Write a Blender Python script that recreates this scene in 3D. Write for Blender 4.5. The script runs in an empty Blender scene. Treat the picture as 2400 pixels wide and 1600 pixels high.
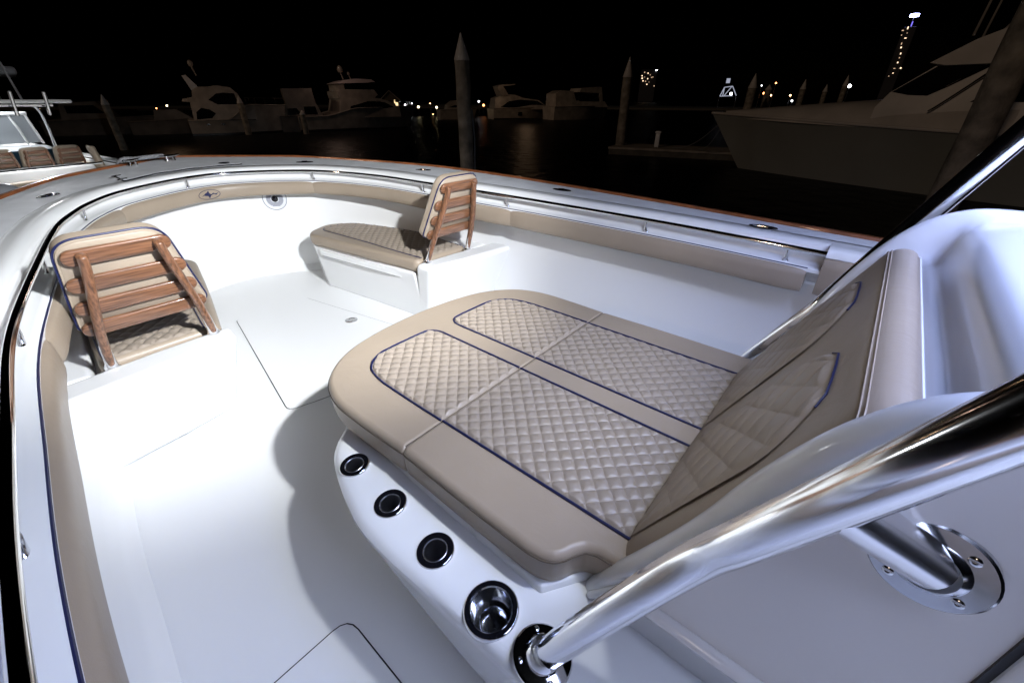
import bpy, bmesh, math, random
from mathutils import Vector, Matrix
random.seed(7)
sc = bpy.context.scene
COL = sc.collection
R = math.radians
PI = math.pi

# ------------------------------------------------------------------ materials
def mat(name, col, rough=.4, metal=0., spec=.5, coat=0., coat_r=.05, bump=None, noise=None, wood=False, emit=None, es=0., wrinkle=None):
    m = bpy.data.materials.new(name); m.use_nodes = True
    nt = m.node_tree; b = nt.nodes['Principled BSDF']
    b.inputs['Base Color'].default_value = (*col, 1)
    b.inputs['Roughness'].default_value = rough
    b.inputs['Metallic'].default_value = metal
    b.inputs['Specular IOR Level'].default_value = spec
    b.inputs['Coat Weight'].default_value = coat
    b.inputs['Coat Roughness'].default_value = coat_r
    if emit:
        b.inputs['Emission Color'].default_value = (*emit, 1)
        b.inputs['Emission Strength'].default_value = es
    tc = nt.nodes.new('ShaderNodeTexCoord')
    if noise:      # (scale, amount) soft variation of the surface colour itself (wear, grime)
        n = nt.nodes.new('ShaderNodeTexNoise'); n.inputs['Scale'].default_value = noise[0]; n.inputs['Detail'].default_value = 5
        r = nt.nodes.new('ShaderNodeValToRGB')
        r.color_ramp.elements[0].position = .35; r.color_ramp.elements[1].position = .7
        r.color_ramp.elements[0].color = (*[c*(1-noise[1]) for c in col], 1)
        r.color_ramp.elements[1].color = (*[min(1, c*(1+noise[1]*.6)) for c in col], 1)
        nt.links.new(tc.outputs['Object'], n.inputs['Vector'])
        nt.links.new(n.outputs['Fac'], r.inputs['Fac']); nt.links.new(r.outputs['Color'], b.inputs['Base Color'])
    if wood:
        mp = nt.nodes.new('ShaderNodeMapping'); mp.inputs['Scale'].default_value = wood
        n = nt.nodes.new('ShaderNodeTexNoise'); n.inputs['Scale'].default_value = 2.2; n.inputs['Detail'].default_value = 6
        r = nt.nodes.new('ShaderNodeValToRGB')
        r.color_ramp.elements[0].position = .32; r.color_ramp.elements[1].position = .68
        r.color_ramp.elements[0].color = (*[c*.42 for c in col], 1)
        r.color_ramp.elements[1].color = (*[min(1, c*1.35) for c in col], 1)
        nt.links.new(tc.outputs['Object'], mp.inputs['Vector']); nt.links.new(mp.outputs['Vector'], n.inputs['Vector'])
        nt.links.new(n.outputs['Fac'], r.inputs['Fac']); nt.links.new(r.outputs['Color'], b.inputs['Base Color'])
    if bump:       # (scale, strength, distance)
        n = nt.nodes.new('ShaderNodeTexNoise'); n.inputs['Scale'].default_value = bump[0]; n.inputs['Detail'].default_value = 3
        bp = nt.nodes.new('ShaderNodeBump'); bp.inputs['Strength'].default_value = bump[1]; bp.inputs['Distance'].default_value = bump[2]
        nt.links.new(tc.outputs['Object'], n.inputs['Vector'])
        nt.links.new(n.outputs['Fac'], bp.inputs['Height']); nt.links.new(bp.outputs['Normal'], b.inputs['Normal'])
        if wrinkle:
            n2 = nt.nodes.new('ShaderNodeTexNoise'); n2.inputs['Scale'].default_value = wrinkle[0]; n2.inputs['Detail'].default_value = 4; n2.inputs['Distortion'].default_value = 1.2
            b2_ = nt.nodes.new('ShaderNodeBump'); b2_.inputs['Strength'].default_value = wrinkle[1]; b2_.inputs['Distance'].default_value = wrinkle[2]
            nt.links.new(tc.outputs['Object'], n2.inputs['Vector']); nt.links.new(n2.outputs['Fac'], b2_.inputs['Height']); nt.links.new(b2_.outputs['Normal'], bp.inputs['Normal'])
    return m

M = {}
M['gel'] = mat('white_gelcoat', (.80, .80, .79), .16, spec=.5, bump=(3, .05, .01))
M['floor'] = mat('nonskid_floor', (.80, .80, .79), .30, spec=.4, bump=(900, .25, .0006))
M['deck'] = mat('nonskid_deck', (.72, .73, .75), .6, spec=.3, bump=(700, .5, .0008), noise=(7, .10))
M['vinyl'] = mat('tan_vinyl', (.335, .270, .203), .40, spec=.4, bump=(420, .35, .0008), noise=(2.5, .07), wrinkle=(9, .30, .006))
M['quilt'] = mat('quilted_vinyl', (.295, .245, .195), .40, spec=.4, bump=(420, .3, .0008), wrinkle=(16, .35, .005))
M['navy'] = mat('navy_piping', (.008, .012, .06), .4)
M['teak'] = mat('varnished_teak', (.180, .082, .042), .32, spec=.4, coat=.7, coat_r=.04, wood=(55, 3, 55))
M['teak_trim'] = mat('teak_trim', (.25, .085, .032), .35, spec=.4, coat=.5, noise=(9, .3))
M['teak_post'] = mat('varnished_teak_post', (.180, .082, .042), .32, spec=.4, coat=.7, coat_r=.04, wood=(55, 55, 4))
M['chrome'] = mat('polished_steel', (.80, .80, .81), .07, 1.0)
M['pipe'] = mat('pipe_steel', (.82, .82, .83), .12, 1.0)
M['satin'] = mat('satin_steel', (.62, .63, .65), .14, 1.0)
M['brushed'] = mat('brushed_steel', (.50, .50, .53), .30, 1.0)
M['strutsteel'] = mat('strut_steel', (.82, .82, .84), .24, 1.0)
M['black'] = mat('black_gap', (.008, .008, .01), .5)
M['gloss_black'] = mat('gloss_black', (.006, .006, .008), .08)
M['seam'] = mat('dark_seam', (.10, .075, .05), .6)
M['lightgrey'] = mat('speaker_white', (.72, .73, .75), .35)
M['grille'] = mat('grille_line', (.13, .14, .2), .5)
M['rope'] = mat('rope', (.22, .22, .23), .8, bump=(60, .6, .004))
M['pilewood'] = mat('weathered_pile', (.30, .26, .21), .85, noise=(3, .5), bump=(18, .6, .02))
M['pilecap'] = mat('pile_cap', (.62, .58, .55), .6, noise=(8, .12))
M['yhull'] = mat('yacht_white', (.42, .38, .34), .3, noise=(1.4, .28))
M['ydim'] = mat('dimmed_hull', (.16, .14, .125), .5, noise=(1.2, .35))  # hull colour darkened to stand in for boats lying out of the light
M['ypink'] = mat('lit_hardtop', (.80, .70, .72), .3)  # pinkish lamp light on the hardtop, painted into its colour
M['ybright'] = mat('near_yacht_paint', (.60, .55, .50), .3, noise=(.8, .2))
M['ydark'] = mat('yacht_dark_glass', (.004, .004, .005), .08)
M['ygrey'] = mat('yacht_grey_hull', (.26, .26, .235), .35, noise=(.5, .1))
M['yblack'] = mat('boot_stripe', (.01, .01, .012), .4)
M['dock'] = mat('dock_planks', (.30, .26, .22), .8, noise=(3, .3))
M['dockside'] = mat('dock_side', (.10, .09, .075), .9, noise=(3, .3))
M['house'] = mat('house_wall', (.16, .13, .10), .8, noise=(1, .2))
M['tower'] = mat('tower_concrete', (.05, .05, .06), .8, noise=(.05, .2))
M['tint'] = mat('tinted_screen', (.10, .12, .14), .1)
M['bluedark'] = mat('dark_teal_panel', (.01, .03, .05), .3)
M['engine'] = mat('engine_cowl', (.48, .49, .52), .15)
M['foliage'] = mat('night_foliage', (.05, .06, .04), .8)
def emis(name, col, s):
    return mat(name, (0, 0, 0), .5, emit=col, es=s)
M['e_warm'] = emis('warm_lamp', (1, .55, .25), 9)
M['e_orange'] = emis('orange_lamp', (1, .32, .10), 8)
M['e_white'] = emis('white_lamp', (.95, .97, 1), 9)
M['e_yellow'] = emis('yellow_lamp', (1, .82, .45), 9)
M['e_win'] = emis('lit_window', (1, .72, .38), 1.3)
M['e_win2'] = emis('lit_flat_window', (1, .70, .45), 2.2)
M['e_win3'] = emis('dim_flat_window', (1, .66, .42), .7)
M['e_blue'] = emis('blue_beacon', (.45, .5, 1), 14)
M['e_frame'] = emis('lit_tower_frame', (.75, .8, 1), .38)  # emission stands in for lamp light falling on the white frame
M['e_red'] = emis('red_lamp', (1, .1, .05), 6)
M['e_spot'] = emis('spreader_lens', (1, .99, .97), 30)
M['e_led'] = emis('blue_led_lens', (.3, .4, 1), 12)

# ------------------------------------------------------------------ object helpers
OFF = {}
def thing(name, label, cat, loc=(0, 0, 0), rotz=0, group=None, local=False):
    o = bpy.data.objects.new(name, None); COL.objects.link(o)
    o.empty_display_size = .1
    o.location = loc; o.rotation_euler = (0, 0, rotz)
    o['label'] = label; o['category'] = cat
    if group: o['group'] = group
    OFF[o.name] = Vector((0, 0, 0)) if local else Vector(loc)
    return o
def off(o):
    while o.parent: o = o.parent
    return OFF.get(o.name, Vector((0, 0, 0)))
def obj(name, bm, m, parent=None, smooth=True, ang=40, flip=None, wn=False):
    bmesh.ops.remove_doubles(bm, verts=bm.verts, dist=1e-6)
    if flip is None:
        bmesh.ops.recalc_face_normals(bm, faces=bm.faces)
    me = bpy.data.meshes.new(name); 
    if parent is not None:
        d = off(parent)
        if d.length: bmesh.ops.translate(bm, vec=-d, verts=bm.verts)
    bm.to_mesh(me); bm.free()
    me.materials.append(M[m] if isinstance(m, str) else m)
    if smooth:
        me.polygons.foreach_set('use_smooth', [True]*len(me.polygons))
        me.set_sharp_from_angle(angle=R(ang))
    o = bpy.data.objects.new(name, me); COL.objects.link(o)
    if wn:
        w_ = o.modifiers.new('weighted', 'WEIGHTED_NORMAL'); w_.keep_sharp = True; w_.weight = 100
    if parent is not None: o.parent = parent
    return o
def lone(name, bm, m, label, cat, group=None, **k):
    """a top-level thing that is one mesh; origin moved to its base"""
    vs = [v.co for v in bm.verts]
    c = Vector((sum(v.x for v in vs)/len(vs), sum(v.y for v in vs)/len(vs), min(v.z for v in vs)))
    bmesh.ops.translate(bm, vec=-c, verts=bm.verts)
    o = obj(name, bm, m, **k); o.location = c
    o['label'] = label; o['category'] = cat
    if group: o['group'] = group
    return o
def struct(o, kind='structure'):
    o['kind'] = kind; return o

# ------------------------------------------------------------------ mesh helpers
def NB(): return bmesh.new()
def catmull(P, n):
    P = [Vector(p) for p in P]; out = []
    Q = [2*P[0]-P[1]] + P + [2*P[-1]-P[-2]]
    for i in range(1, len(Q)-2):
        for k in range(n):
            t = k/n; a, b, c, d = Q[i-1:i+3]
            out.append(.5*((2*b)+(c-a)*t+(2*a-5*b+4*c-d)*t*t+(3*b-a-3*c+d)*t**3))
    out.append(P[-1]); return out
def resample(P, n):
    L = [0]
    for a, b in zip(P, P[1:]): L.append(L[-1]+(b-a).length)
    out = []; j = 0
    for i in range(n):
        s = L[-1]*i/(n-1)
        while j < len(P)-2 and L[j+1] < s: j += 1
        t = (s-L[j])/max(1e-9, L[j+1]-L[j]); out.append(P[j].lerp(P[j+1], min(1, max(0, t))))
    return out
def tube(bm, P, r, seg=12, cap=True, up=None):
    P = [Vector(p) for p in P]; n = len(P); rings = []
    rr = r if hasattr(r, '__len__') else [r]*n
    prev = None
    for i, p in enumerate(P):
        t = (P[min(i+1, n-1)]-P[max(i-1, 0)]).normalized()
        if prev is None:
            a = Vector((0, 0, 1)) if abs(t.z) < .9 else Vector((1, 0, 0))
            u = t.cross(a).normalized()
        else:
            u = (prev - t*prev.dot(t)).normalized()
        prev = u; v = t.cross(u)
        rings.append([bm.verts.new(p+rr[i]*(u*math.cos(2*PI*k/seg)+v*math.sin(2*PI*k/seg))) for k in range(seg)])
    for A, B in zip(rings, rings[1:]):
        for k in range(seg): bm.faces.new((A[k], A[(k+1) % seg], B[(k+1) % seg], B[k]))
    if cap: bm.faces.new(rings[0][::-1]); bm.faces.new(rings[-1])
    return bm
def ctube(bm, P, r, seg=8):
    """closed tube loop"""
    P = [Vector(p) for p in P]; n = len(P); rings = []; prev = None
    for i, p in enumerate(P):
        t = (P[(i+1) % n]-P[i-1]).normalized()
        if prev is None:
            a = Vector((0, 0, 1)) if abs(t.z) < .9 else Vector((1, 0, 0)); u = t.cross(a).normalized()
        else: u = (prev - t*prev.dot(t)).normalized()
        prev = u; v = t.cross(u)
        rings.append([bm.verts.new(p+r*(u*math.cos(2*PI*k/seg)+v*math.sin(2*PI*k/seg))) for k in range(seg)])
    for i in range(n):
        A, B = rings[i], rings[(i+1) % n]
        for k in range(seg): bm.faces.new((A[k], A[(k+1) % seg], B[(k+1) % seg], B[k]))
    return bm
def grid(bm, rows, close_u=False, close_v=False):
    V = [[bm.verts.new(p) for p in r] for r in rows]
    nu = len(V); nv = len(V[0])
    for i in range(nu if close_u else nu-1):
        for j in range(nv if close_v else nv-1):
            q = [V[i][j], V[(i+1) % nu][j], V[(i+1) % nu][(j+1) % nv], V[i][(j+1) % nv]]
            try: bm.faces.new(q)
            except ValueError: pass
    return V
def box(bm, c, s, rot=None, bev=0, seg=2):
    r = bmesh.ops.create_cube(bm, size=1); vs = r['verts']
    bmesh.ops.scale(bm, vec=s, verts=vs)
    if bev:
        es = list({e for v in vs for e in v.link_edges})
        rr = bmesh.ops.bevel(bm, geom=es, offset=bev, segments=seg, affect='EDGES', profile=.5)
        vs = list({v for f in rr['faces'] for v in f.verts} | {v for v in vs if v.is_valid})
    mt = Matrix.Translation(Vector(c))
    if rot is not None: mt = mt @ rot.to_4x4()
    bmesh.ops.transform(bm, matrix=mt, verts=vs)
    return bm
def poly_prism(bm, top, bot, bev=0, seg=3):
    """top / bot: equally long lists of 3-D points (same winding)"""
    T = [bm.verts.new(p) for p in top]; B = [bm.verts.new(p) for p in bot]; n = len(T)
    fs = [bm.faces.new(T), bm.faces.new(B[::-1])]
    for i in range(n): fs.append(bm.faces.new((T[i], B[i], B[(i+1) % n], T[(i+1) % n])))
    bmesh.ops.recalc_face_normals(bm, faces=fs)
    if bev:
        es = [e for e in {e for f in fs for e in f.edges} if len(e.link_faces) == 2 and e.calc_face_angle() > R(22)]
        bmesh.ops.bevel(bm, geom=es, offset=bev, segments=seg, affect='EDGES', profile=.5, clamp_overlap=True)
    return bm
def lathe(bm, prof, c, axis=(0, 0, 1), seg=28):
    """prof: (radius, height) pairs"""
    ax = Vector(axis).normalized(); a = Vector((1, 0, 0)) if abs(ax.x) < .9 else Vector((0, 1, 0))
    u = ax.cross(a).normalized(); v = ax.cross(u); c = Vector(c)
    rows = [[c+ax*h+max(r, 1e-5)*(u*math.cos(2*PI*k/seg)+v*math.sin(2*PI*k/seg)) for k in range(seg)] for r, h in prof]
    grid(bm, rows, close_v=True); return bm
def round_poly(P, rad, n=6):
    """round the corners of a plan polygon; rad: number or list"""
    P = [Vector(p) for p in P]; out = []
    for i, p in enumerate(P):
        r = rad[i] if hasattr(rad, '__len__') else rad
        a = P[i-1]; b = P[(i+1) % len(P)]
        d1 = (a-p); d2 = (b-p); l = min(r, d1.length*.48, d2.length*.48)
        s = p+d1.normalized()*l; e = p+d2.normalized()*l
        if r <= 0: out.append(p); continue
        for k in range(n+1):
            t = k/n; out.append(s*(1-t)**2+p*2*t*(1-t)+e*t*t)
    return out
def inset2(P, d):
    n = len(P); out = []
    area = sum(P[i-1].x*P[i].y-P[i].x*P[i-1].y for i in range(n))
    sg = 1 if area > 0 else -1
    for i in range(n):
        t = (P[(i+1) % n]-P[i-1]); t = Vector((t.x, t.y)); t.normalize()
        nn = Vector((-t.y, t.x))*sg
        out.append(Vector((P[i].x+nn.x*d, P[i].y+nn.y*d)))
    for _ in range(12):        # collapse edges that turned over at tight corners
        bad = 0
        for i in range(n):
            k = (i+1) % n; e0 = Vector((P[k].x-P[i].x, P[k].y-P[i].y)); e1 = out[k]-out[i]
            if e0.dot(e1) < -1e-9:
                m_ = (out[i]+out[k])/2; out[i] = m_.copy(); out[k] = m_.copy(); bad += 1
        if not bad: break
    return out
def cushion(bm, plan, z0, z1, r=.03, crown=.0, tf=None, under=.01):
    """rounded-edge pad over a plan outline"""
    plan = [Vector((p[0], p[1])) for p in plan]
    h = z1-z0; prof = [(under+.01, z0), (under*.4, z0+.012), (0, z0+h*.35), (0, z1-r)]
    for k in range(1, 7):
        a = k/6*PI/2; prof.append((r*(1-math.cos(a)), z1-r+r*math.sin(a)))
    rows = []
    for d, z in prof: rows.append([Vector((p.x, p.y, z)) for p in inset2(plan, d)])
    if tf: rows = [[tf(p) for p in rr] for rr in rows]
    V = grid(bm, rows, close_v=True)
    bm.faces.new(V[0][::-1]); bm.faces.new(V[-1]); return bm
def quilt(bm, x0, x1, ylo, yhi, fn, dx=.058, dy=.062, h=.010, nx=130, ny=90, ex=.35, edge=.014):
    """diamond-stitched pad; fn(x,y,h)->point; ylo,yhi functions of x"""
    rows = []
    for i in range(nx+1):
        x = x0+(x1-x0)*i/nx; a, b = ylo(x), yhi(x); row = []
        for j in range(ny+1):
            y = a+(b-a)*j/ny
            p = x/dx+y/dy; q = x/dx-y/dy
            hh = (abs(math.sin(PI*p))*abs(math.sin(PI*q)))**ex
            d = min(x-x0, x1-x, y-a, b-y); f = min(1, max(0, d)/edge); f = f*f*(3-2*f)
            row.append(Vector(fn(x, y, f*(.003+h*hh))))
        rows.append(row)
    grid(bm, rows); return bm

# ------------------------------------------------------------------ sheer and gunwale curves (x forward, y port, z up; floor z=0)
def S(x): return .92+.024*x+.0015*max(0., x-1.5)**2
def sst(a, b, x):
    t = min(1, max(0, (x-a)/(b-a))); return t*t*(3-2*t)
RAILH = [(-1.8, 1.44), (-.8, 1.44), (.1, 1.436), (.8, 1.43), (1.33, 1.397), (2.0, 1.335), (2.83, 1.20), (3.37, 1.098), (3.65, 1.01), (3.90, .90), (4.16, .725), (4.34, .50), (4.455, .29), (4.515, .12), (4.53, 0)]
TEAKH = [(-1.8, 1.74), (-.8, 1.77), (.3, 1.79), (.8, 1.81), (1.5, 1.83), (2.14, 1.83), (2.7, 1.79), (3.3, 1.69), (3.8, 1.51), (4.22, 1.30), (4.8, .97), (5.06, .70), (5.3, .40), (5.45, .19), (5.53, .05), (5.54, 0)]
def cshift(x): return -.08*min(1, max(0, (x-2.2)/2.2))
def full(H):
    pts = [Vector((x, y+cshift(x), 0)) for x, y in H] + [Vector((x, -y+cshift(x), 0)) for x, y in H[-2::-1]]
    return catmull(pts, 16)
NS = 241
RP = resample(full(RAILH), NS); TP = resample(full(TEAKH), NS)
def nrm(P, i):
    t = P[min(i+1, len(P)-1)]-P[max(i-1, 0)]; t.normalize()
    return Vector((t.y, -t.x, 0)) if True else None
NR = [nrm(RP, i) for i in range(NS)]
if NR[NS//2].x < 0: NR = [-n for n in NR]
def RO(i, o, z):
    p = RP[i]+NR[i]*o; return Vector((p.x, p.y, S(RP[i].x)+z))
IA = min(range(NS//2), key=lambda i: abs(RP[i].x-.1)); IB = NS-1-IA     # ends of the rail recess
def idx_at(x, side):   # side +1 port (first half), -1 starboard
    rng = range(0, NS//2) if side > 0 else range(NS//2, NS)
    return min(rng, key=lambda i: abs(RP[i].x-x))
def TO(i, inset, z):
    d = (RP[i]-TP[i]); d.z = 0; d.normalize(); p = TP[i]+d*inset
    return Vector((p.x, p.y, S(TP[i].x)+z))
def bowf(i):
    return max(0, min(1, (RP[i].x-1.5)/2.7))**1.5

boat = thing('sport_boat', 'white open fishing boat filling the foreground, with tan bolsters and teak rub rail', 'boat', (0, 0, 0))

# ---- hull, floor, liner, gunwale
bm = NB(); rows = []
for i in range(NS):
    t = TP[i]; k = S(t.x); f = 1-.10*max(0, t.x)/5
    rows.append([Vector((t.x, t.y, k-.01)), Vector((t.x*.995, t.y*.99, k-.08)), Vector((t.x*f, t.y*.93, k-.9)), Vector((t.x*(f-.05), t.y*.84, -1.0))])
grid(bm, rows); obj('hull', bm, 'gel', boat)

bm = NB(); rows = []
WALLTOP = -.205
def wall_row(i):
    b = bowf(i); k = S(RP[i].x); n = 9
    ob = .06+.14*b; ot = .155-.025*b
    pts = [(ot-.04, WALLTOP), (ot, WALLTOP-.03)]
    zt = k+WALLTOP-.03
    for j in range(1, n+1):
        t = j/n; z = zt*(1-t)+.06*t
        pts.append((ot+(ob-ot)*t**2.2, z-k))
    for j in range(1, 6):
        a = j/5*PI/2; pts.append((ob-.06*(math.sin(a))*.9, .06*(1-math.sin(a))*1.0-k if j < 5 else -k))
    return [RO(i, o, z) for o, z in pts]
WROWS = [wall_row(i) for i in range(NS)]
grid(bm, WROWS); obj('deck_liner', bm, 'gel', boat)
bm = NB()
half = (NS-1)//2
for i in range(half):
    a, b = WROWS[i][-1], WROWS[i+1][-1]; c, d = WROWS[NS-2-i][-1], WROWS[NS-1-i][-1]
    n = 6
    for j in range(n):
        q = [a.lerp(d, j/n), b.lerp(c, j/n), b.lerp(c, (j+1)/n), a.lerp(d, (j+1)/n)]
        for p in q: p.z = 0
        vs = []
        for p in q:
            if not any((p-v.co).length < 1e-6 for v in vs): vs.append(bm.verts.new(p))
        if len(vs) > 2: bm.faces.new(vs)
obj('deck_floor', bm, 'floor', boat)

PROF = [(.135, .021), (.105, .024), (.08, .0215), (.062, .012), (.052, -.004), (.050, -.03), (.052, -.058), (.045, -.074), (.028, -.083), (0, -.087), (-.028, -.089), (-.034, -.094), (-.034, -.11), (0, -.125), (.11, -.20)]
bm = NB()
rows = []
for i in range(IA, IB+1):
    rows.append([TO(i, -.0, -.012), TO(i, .0, .012), TO(i, .02, .018)] + [TO(i, .02, .018).lerp(RO(i, .135, .021), t) for t in (.33, .66)] + [RO(i, o, z) for o, z in PROF])
grid(bm, rows)
PROF2 = [(.135, .021), (.05, .024), (.0, .022), (-.02, .014), (-.03, 0), (-.032, -.02), (-.02, -.03), (.05, -.06), (.11, -.2)]
for rng in (range(0, IA+1), range(IB, NS)):
    rows = []
    for i in rng:
        rows.append([TO(i, 0, -.012), TO(i, 0, .012), TO(i, .02, .018)] + [TO(i, .02, .018).lerp(RO(i, .135, .021), t) for t in (.33, .66)] + [RO(i, o, z) for o, z in PROF2])
    grid(bm, rows)
for i in (IA, IB):      # end faces of the recess
    pts = [RO(i, o, z) for o, z in PROF2[1:6]] + [RO(i, -.034, -.1), RO(i, .0, -.12), RO(i, .1, -.19), RO(i, .1, .0)]
    bm.faces.new([bm.verts.new(p) for p in pts])
obj('gunwale', bm, 'gel', boat, ang=50)
bm = NB(); rows = []
for i in range(NS):
    a = TO(i, .055, .0235); b = RO(i, .150, .0265)
    rows.append([a.lerp(b, t/6)+Vector((0, 0, .001)) for t in range(7)])
grid(bm, rows); obj('nonskid_deck', bm, 'deck', boat)
bm = NB(); rows = []
for i in range(NS):
    rows.append([TO(i, dx, dz) for dx, dz in ((.034, .0185), (.033, .031), (.024, .039), (-.006, .040), (-.03, .033), (-.042, .014), (-.04, -.02), (-.03, -.036), (0, -.04), (.012, -.04))])
grid(bm, rows); obj('teak_rub_rail', bm, 'teak_trim', boat)

# ---- grab rail with brackets
bm = NB(); pts = [RO(i, 0, -.012) for i in range(IA, IB+1)]
tube(bm, pts, .0145, 14)
rail = obj('grab_rail', bm, 'chrome', boat, ang=80)
def pt_on(x, y):
    return min(range(NS), key=lambda i: (RP[i].x-x)**2+(RP[i].y-y)**2)
for x, y in ((3.85, .87), (4.50, .13), (4.17, -.80), (3.05, -1.23), (2.16, -1.33), (1.09, -1.41), (2.83, 1.18), (2.03, 1.31), (1.04, 1.415), (.3, 1.434), (.3, -1.434)):
    i = pt_on(x, y); bm = NB(); t = Vector((-NR[i].y, NR[i].x, 0))
    P = [RO(i, 0, -.018), RO(i, .002, -.05), RO(i, .008, -.08), RO(i, .012, -.087)]
    rows = []
    for k, p in enumerate(P):
        w = (.010, .008, .012, .022)[k]; d = (.012, .012, .014, .020)[k]
        rows.append([p+t*w*math.cos(a)+NR[i]*d*.6*math.sin(a) for a in [2*PI*j/12 for j in range(12)]])
    V = grid(bm, rows, close_v=True); bm.faces.new(V[-1])
    obj('bracket', bm, 'chrome', rail, ang=60)

# ---- coaming pads (bolsters)
BP = [(.05, -.098), (.0, -.092), (-.026, -.094), (-.044, -.102), (-.054, -.116), (-.058, -.135), (-.057, -.165), (-.054, -.19), (-.046, -.206), (-.03, -.213), (.0, -.215), (.09, -.213)]
def pad(i0, i1, prof=BP, name='coaming_pad', piping=True):
    bm = NB(); rows = []
    n = i1-i0
    for k, i in enumerate(range(i0, i1+1)):
        e = min(k, n-k); s = 1 - (.10 if e == 0 else .025 if e == 1 else 0)
        dp = .018*sst(3.6, 2.4, RP[i].x) if prof is BP else 0
        rows.append([RO(i, .09+(o-.09)*s, -.16+(z+.16)*(1-(1-s)*.5)-(dp if z < -.15 else 0)) for o, z in prof])
    V = grid(bm, rows); bm.faces.new(V[0]); bm.faces.new(V[-1])
    o = obj(name, bm, 'vinyl', boat, ang=60)
    if piping:
        bm = NB(); tube(bm, [RO(i, prof[2][0]-.004, prof[2][1]+.001) for i in range(i0, i1+1)], .0042, 6)
        obj('piping', bm, 'navy', o)
    return o
j1 = idx_at(2.13, 1); j2 = min(range(NS//2), key=lambda i: (RP[i].x-4.13)**2+(RP[i].y-.70)**2)
pad(IA+1, j1); pad(j1, j2); bowpad = pad(j2, NS-1-j2); pad(NS-1-j2, NS-1-j1); pad(NS-1-j1, IB-1)
BP2 = [(.05, -.032), (.0, -.026), (-.03, -.022), (-.052, -.032), (-.060, -.07), (-.062, -.125), (-.060, -.18), (-.05, -.215), (-.03, -.228), (.0, -.23), (.09, -.225)]
pad(0, IA, BP2, piping=False); pad(IB, NS-1, BP2, piping=False)
# the gap line across the aft starboard pad
# emblem on the bow pad: an oval ring with a long-tailed fish
def bow_pt(u, v, h=.0):      # u along the pad (m, + to starboard), v up, on the pad's face
    i = pt_on(4.525, -.005); s = 0; k = i
    step = 1 if u > 0 else -1
    while s < abs(u):
        d = (RP[k+step]-RP[k]).length
        if s+d >= abs(u): break
        s += d; k += step
    f = (abs(u)-s)/(RP[k+step]-RP[k]).length
    a = RO(k, -.058-h, -.158+v).lerp(RO(k+step, -.058-h, -.158+v), f)
    a -= NR[k]*(.0 - .018*(v/.06)**2*.5); return a
bm = NB()
ctube(bm, [bow_pt(.098*math.cos(t), .038*math.sin(t), .001) for t in [2*PI*k/48 for k in range(48)]], .0022, 6)
fish = [(-.06, .006), (-.045, .016), (-.025, .022), (-.012, .018), (.0, .04), (.002, .016), (.012, .006), (.024, .0), (.036, .008), (.05, .012), (.062, .004), (.075, -.002), (.09, .006), (.108, .012), (.108, .008), (.09, -.002), (.075, -.010), (.062, -.006), (.05, .002), (.036, -.002), (.024, -.010), (.012, -.008), (.0, -.012), (-.008, -.04), (-.018, -.012), (-.04, -.008), (-.06, -.002), (-.095, -.010), (-.06, .004)]
half_n = len(fish)//2
top = fish[:14]; bot = fish[14:][::-1]
rowA = [bow_pt(u*.82, v*.82, .0035) for u, v in top]; rowB = [bow_pt(u*.82, v*.82, .0035) for u, v in ([bot[0]]+bot)[:14]]
for k in range(13):
    q = [rowA[k], rowA[k+1], rowB[k+1], rowB[k]]; vs = []
    for p in q:
        if not any((p-v.co).length < 1e-6 for v in vs): vs.append(bm.verts.new(p))
    if len(vs) > 2: bm.faces.new(vs)
obj('emblem', bm, 'navy', bowpad, smooth=False)

# ---- speakers in the bow wall
def wallpt(x, y, z):
    i = min(range(NS), key=lambda i: (WROWS[i][1].x-x)**2+(WROWS[i][1].y-y)**2)
    row = WROWS[i]; j = min(range(2, len(row)), key=lambda j: abs(row[j].z-z))
    a, b = row[j-1], row[j+1] if j+1 < len(row) else row[j]
    t = Vector((-NR[i].y, NR[i].x, 0)); n = t.cross(a-b).normalized()
    if n.dot(NR[i]) > 0: n = -n
    j2 = j if row[j].z <= z else j+1
    p, q = row[j2-1], row[min(j2, len(row)-1)]
    f = (p.z-z)/max(1e-6, p.z-q.z)
    return p.lerp(q, f), n
for x, y, z in ((4.50, -.555, .762), (4.24, .672, .80)):
    c, n = wallpt(x, y, z); n = n.normalized()
    bm = NB(); lathe(bm, [(.108, -.004), (.108, .006), (.100, .011), (.094, .008), (.09, .0065), (.001, .0065)], c, n, 40)
    sp = obj('speaker', bm, 'lightgrey', boat)
    u = n.cross(Vector((0, 0, 1))).normalized(); v = u.cross(n)*1
    if v.z < 0: v = -v
    bm = NB(); lathe(bm, [(.030, .006), (.030, .011), (.022, .017), (.001, .019)], c, n, 28); obj('cone', bm, 'gloss_black', sp)
    bm = NB()
    for k in range(-7, 8):
        h = k*.0095; w = math.sqrt(max(0, .075**2-h*h)); g = math.sqrt(max(0, .037**2-h*h))
        for s in (-1, 1):
            if w-g > .006: box(bm, c+n*.0085+v*h+u*s*(g+w)/2, (w-g, .0035, .0048), Matrix((u, n, v)).transposed())
    obj('grille', bm, 'grille', sp, smooth=False)
    bm = NB(); ctube(bm, [c+n*.010+.104*(u*math.cos(t)+v*math.sin(t)) for t in [2*PI*k/40 for k in range(40)]], .0025, 6)
    obj('trim_ring', bm, 'grille', sp)

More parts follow.
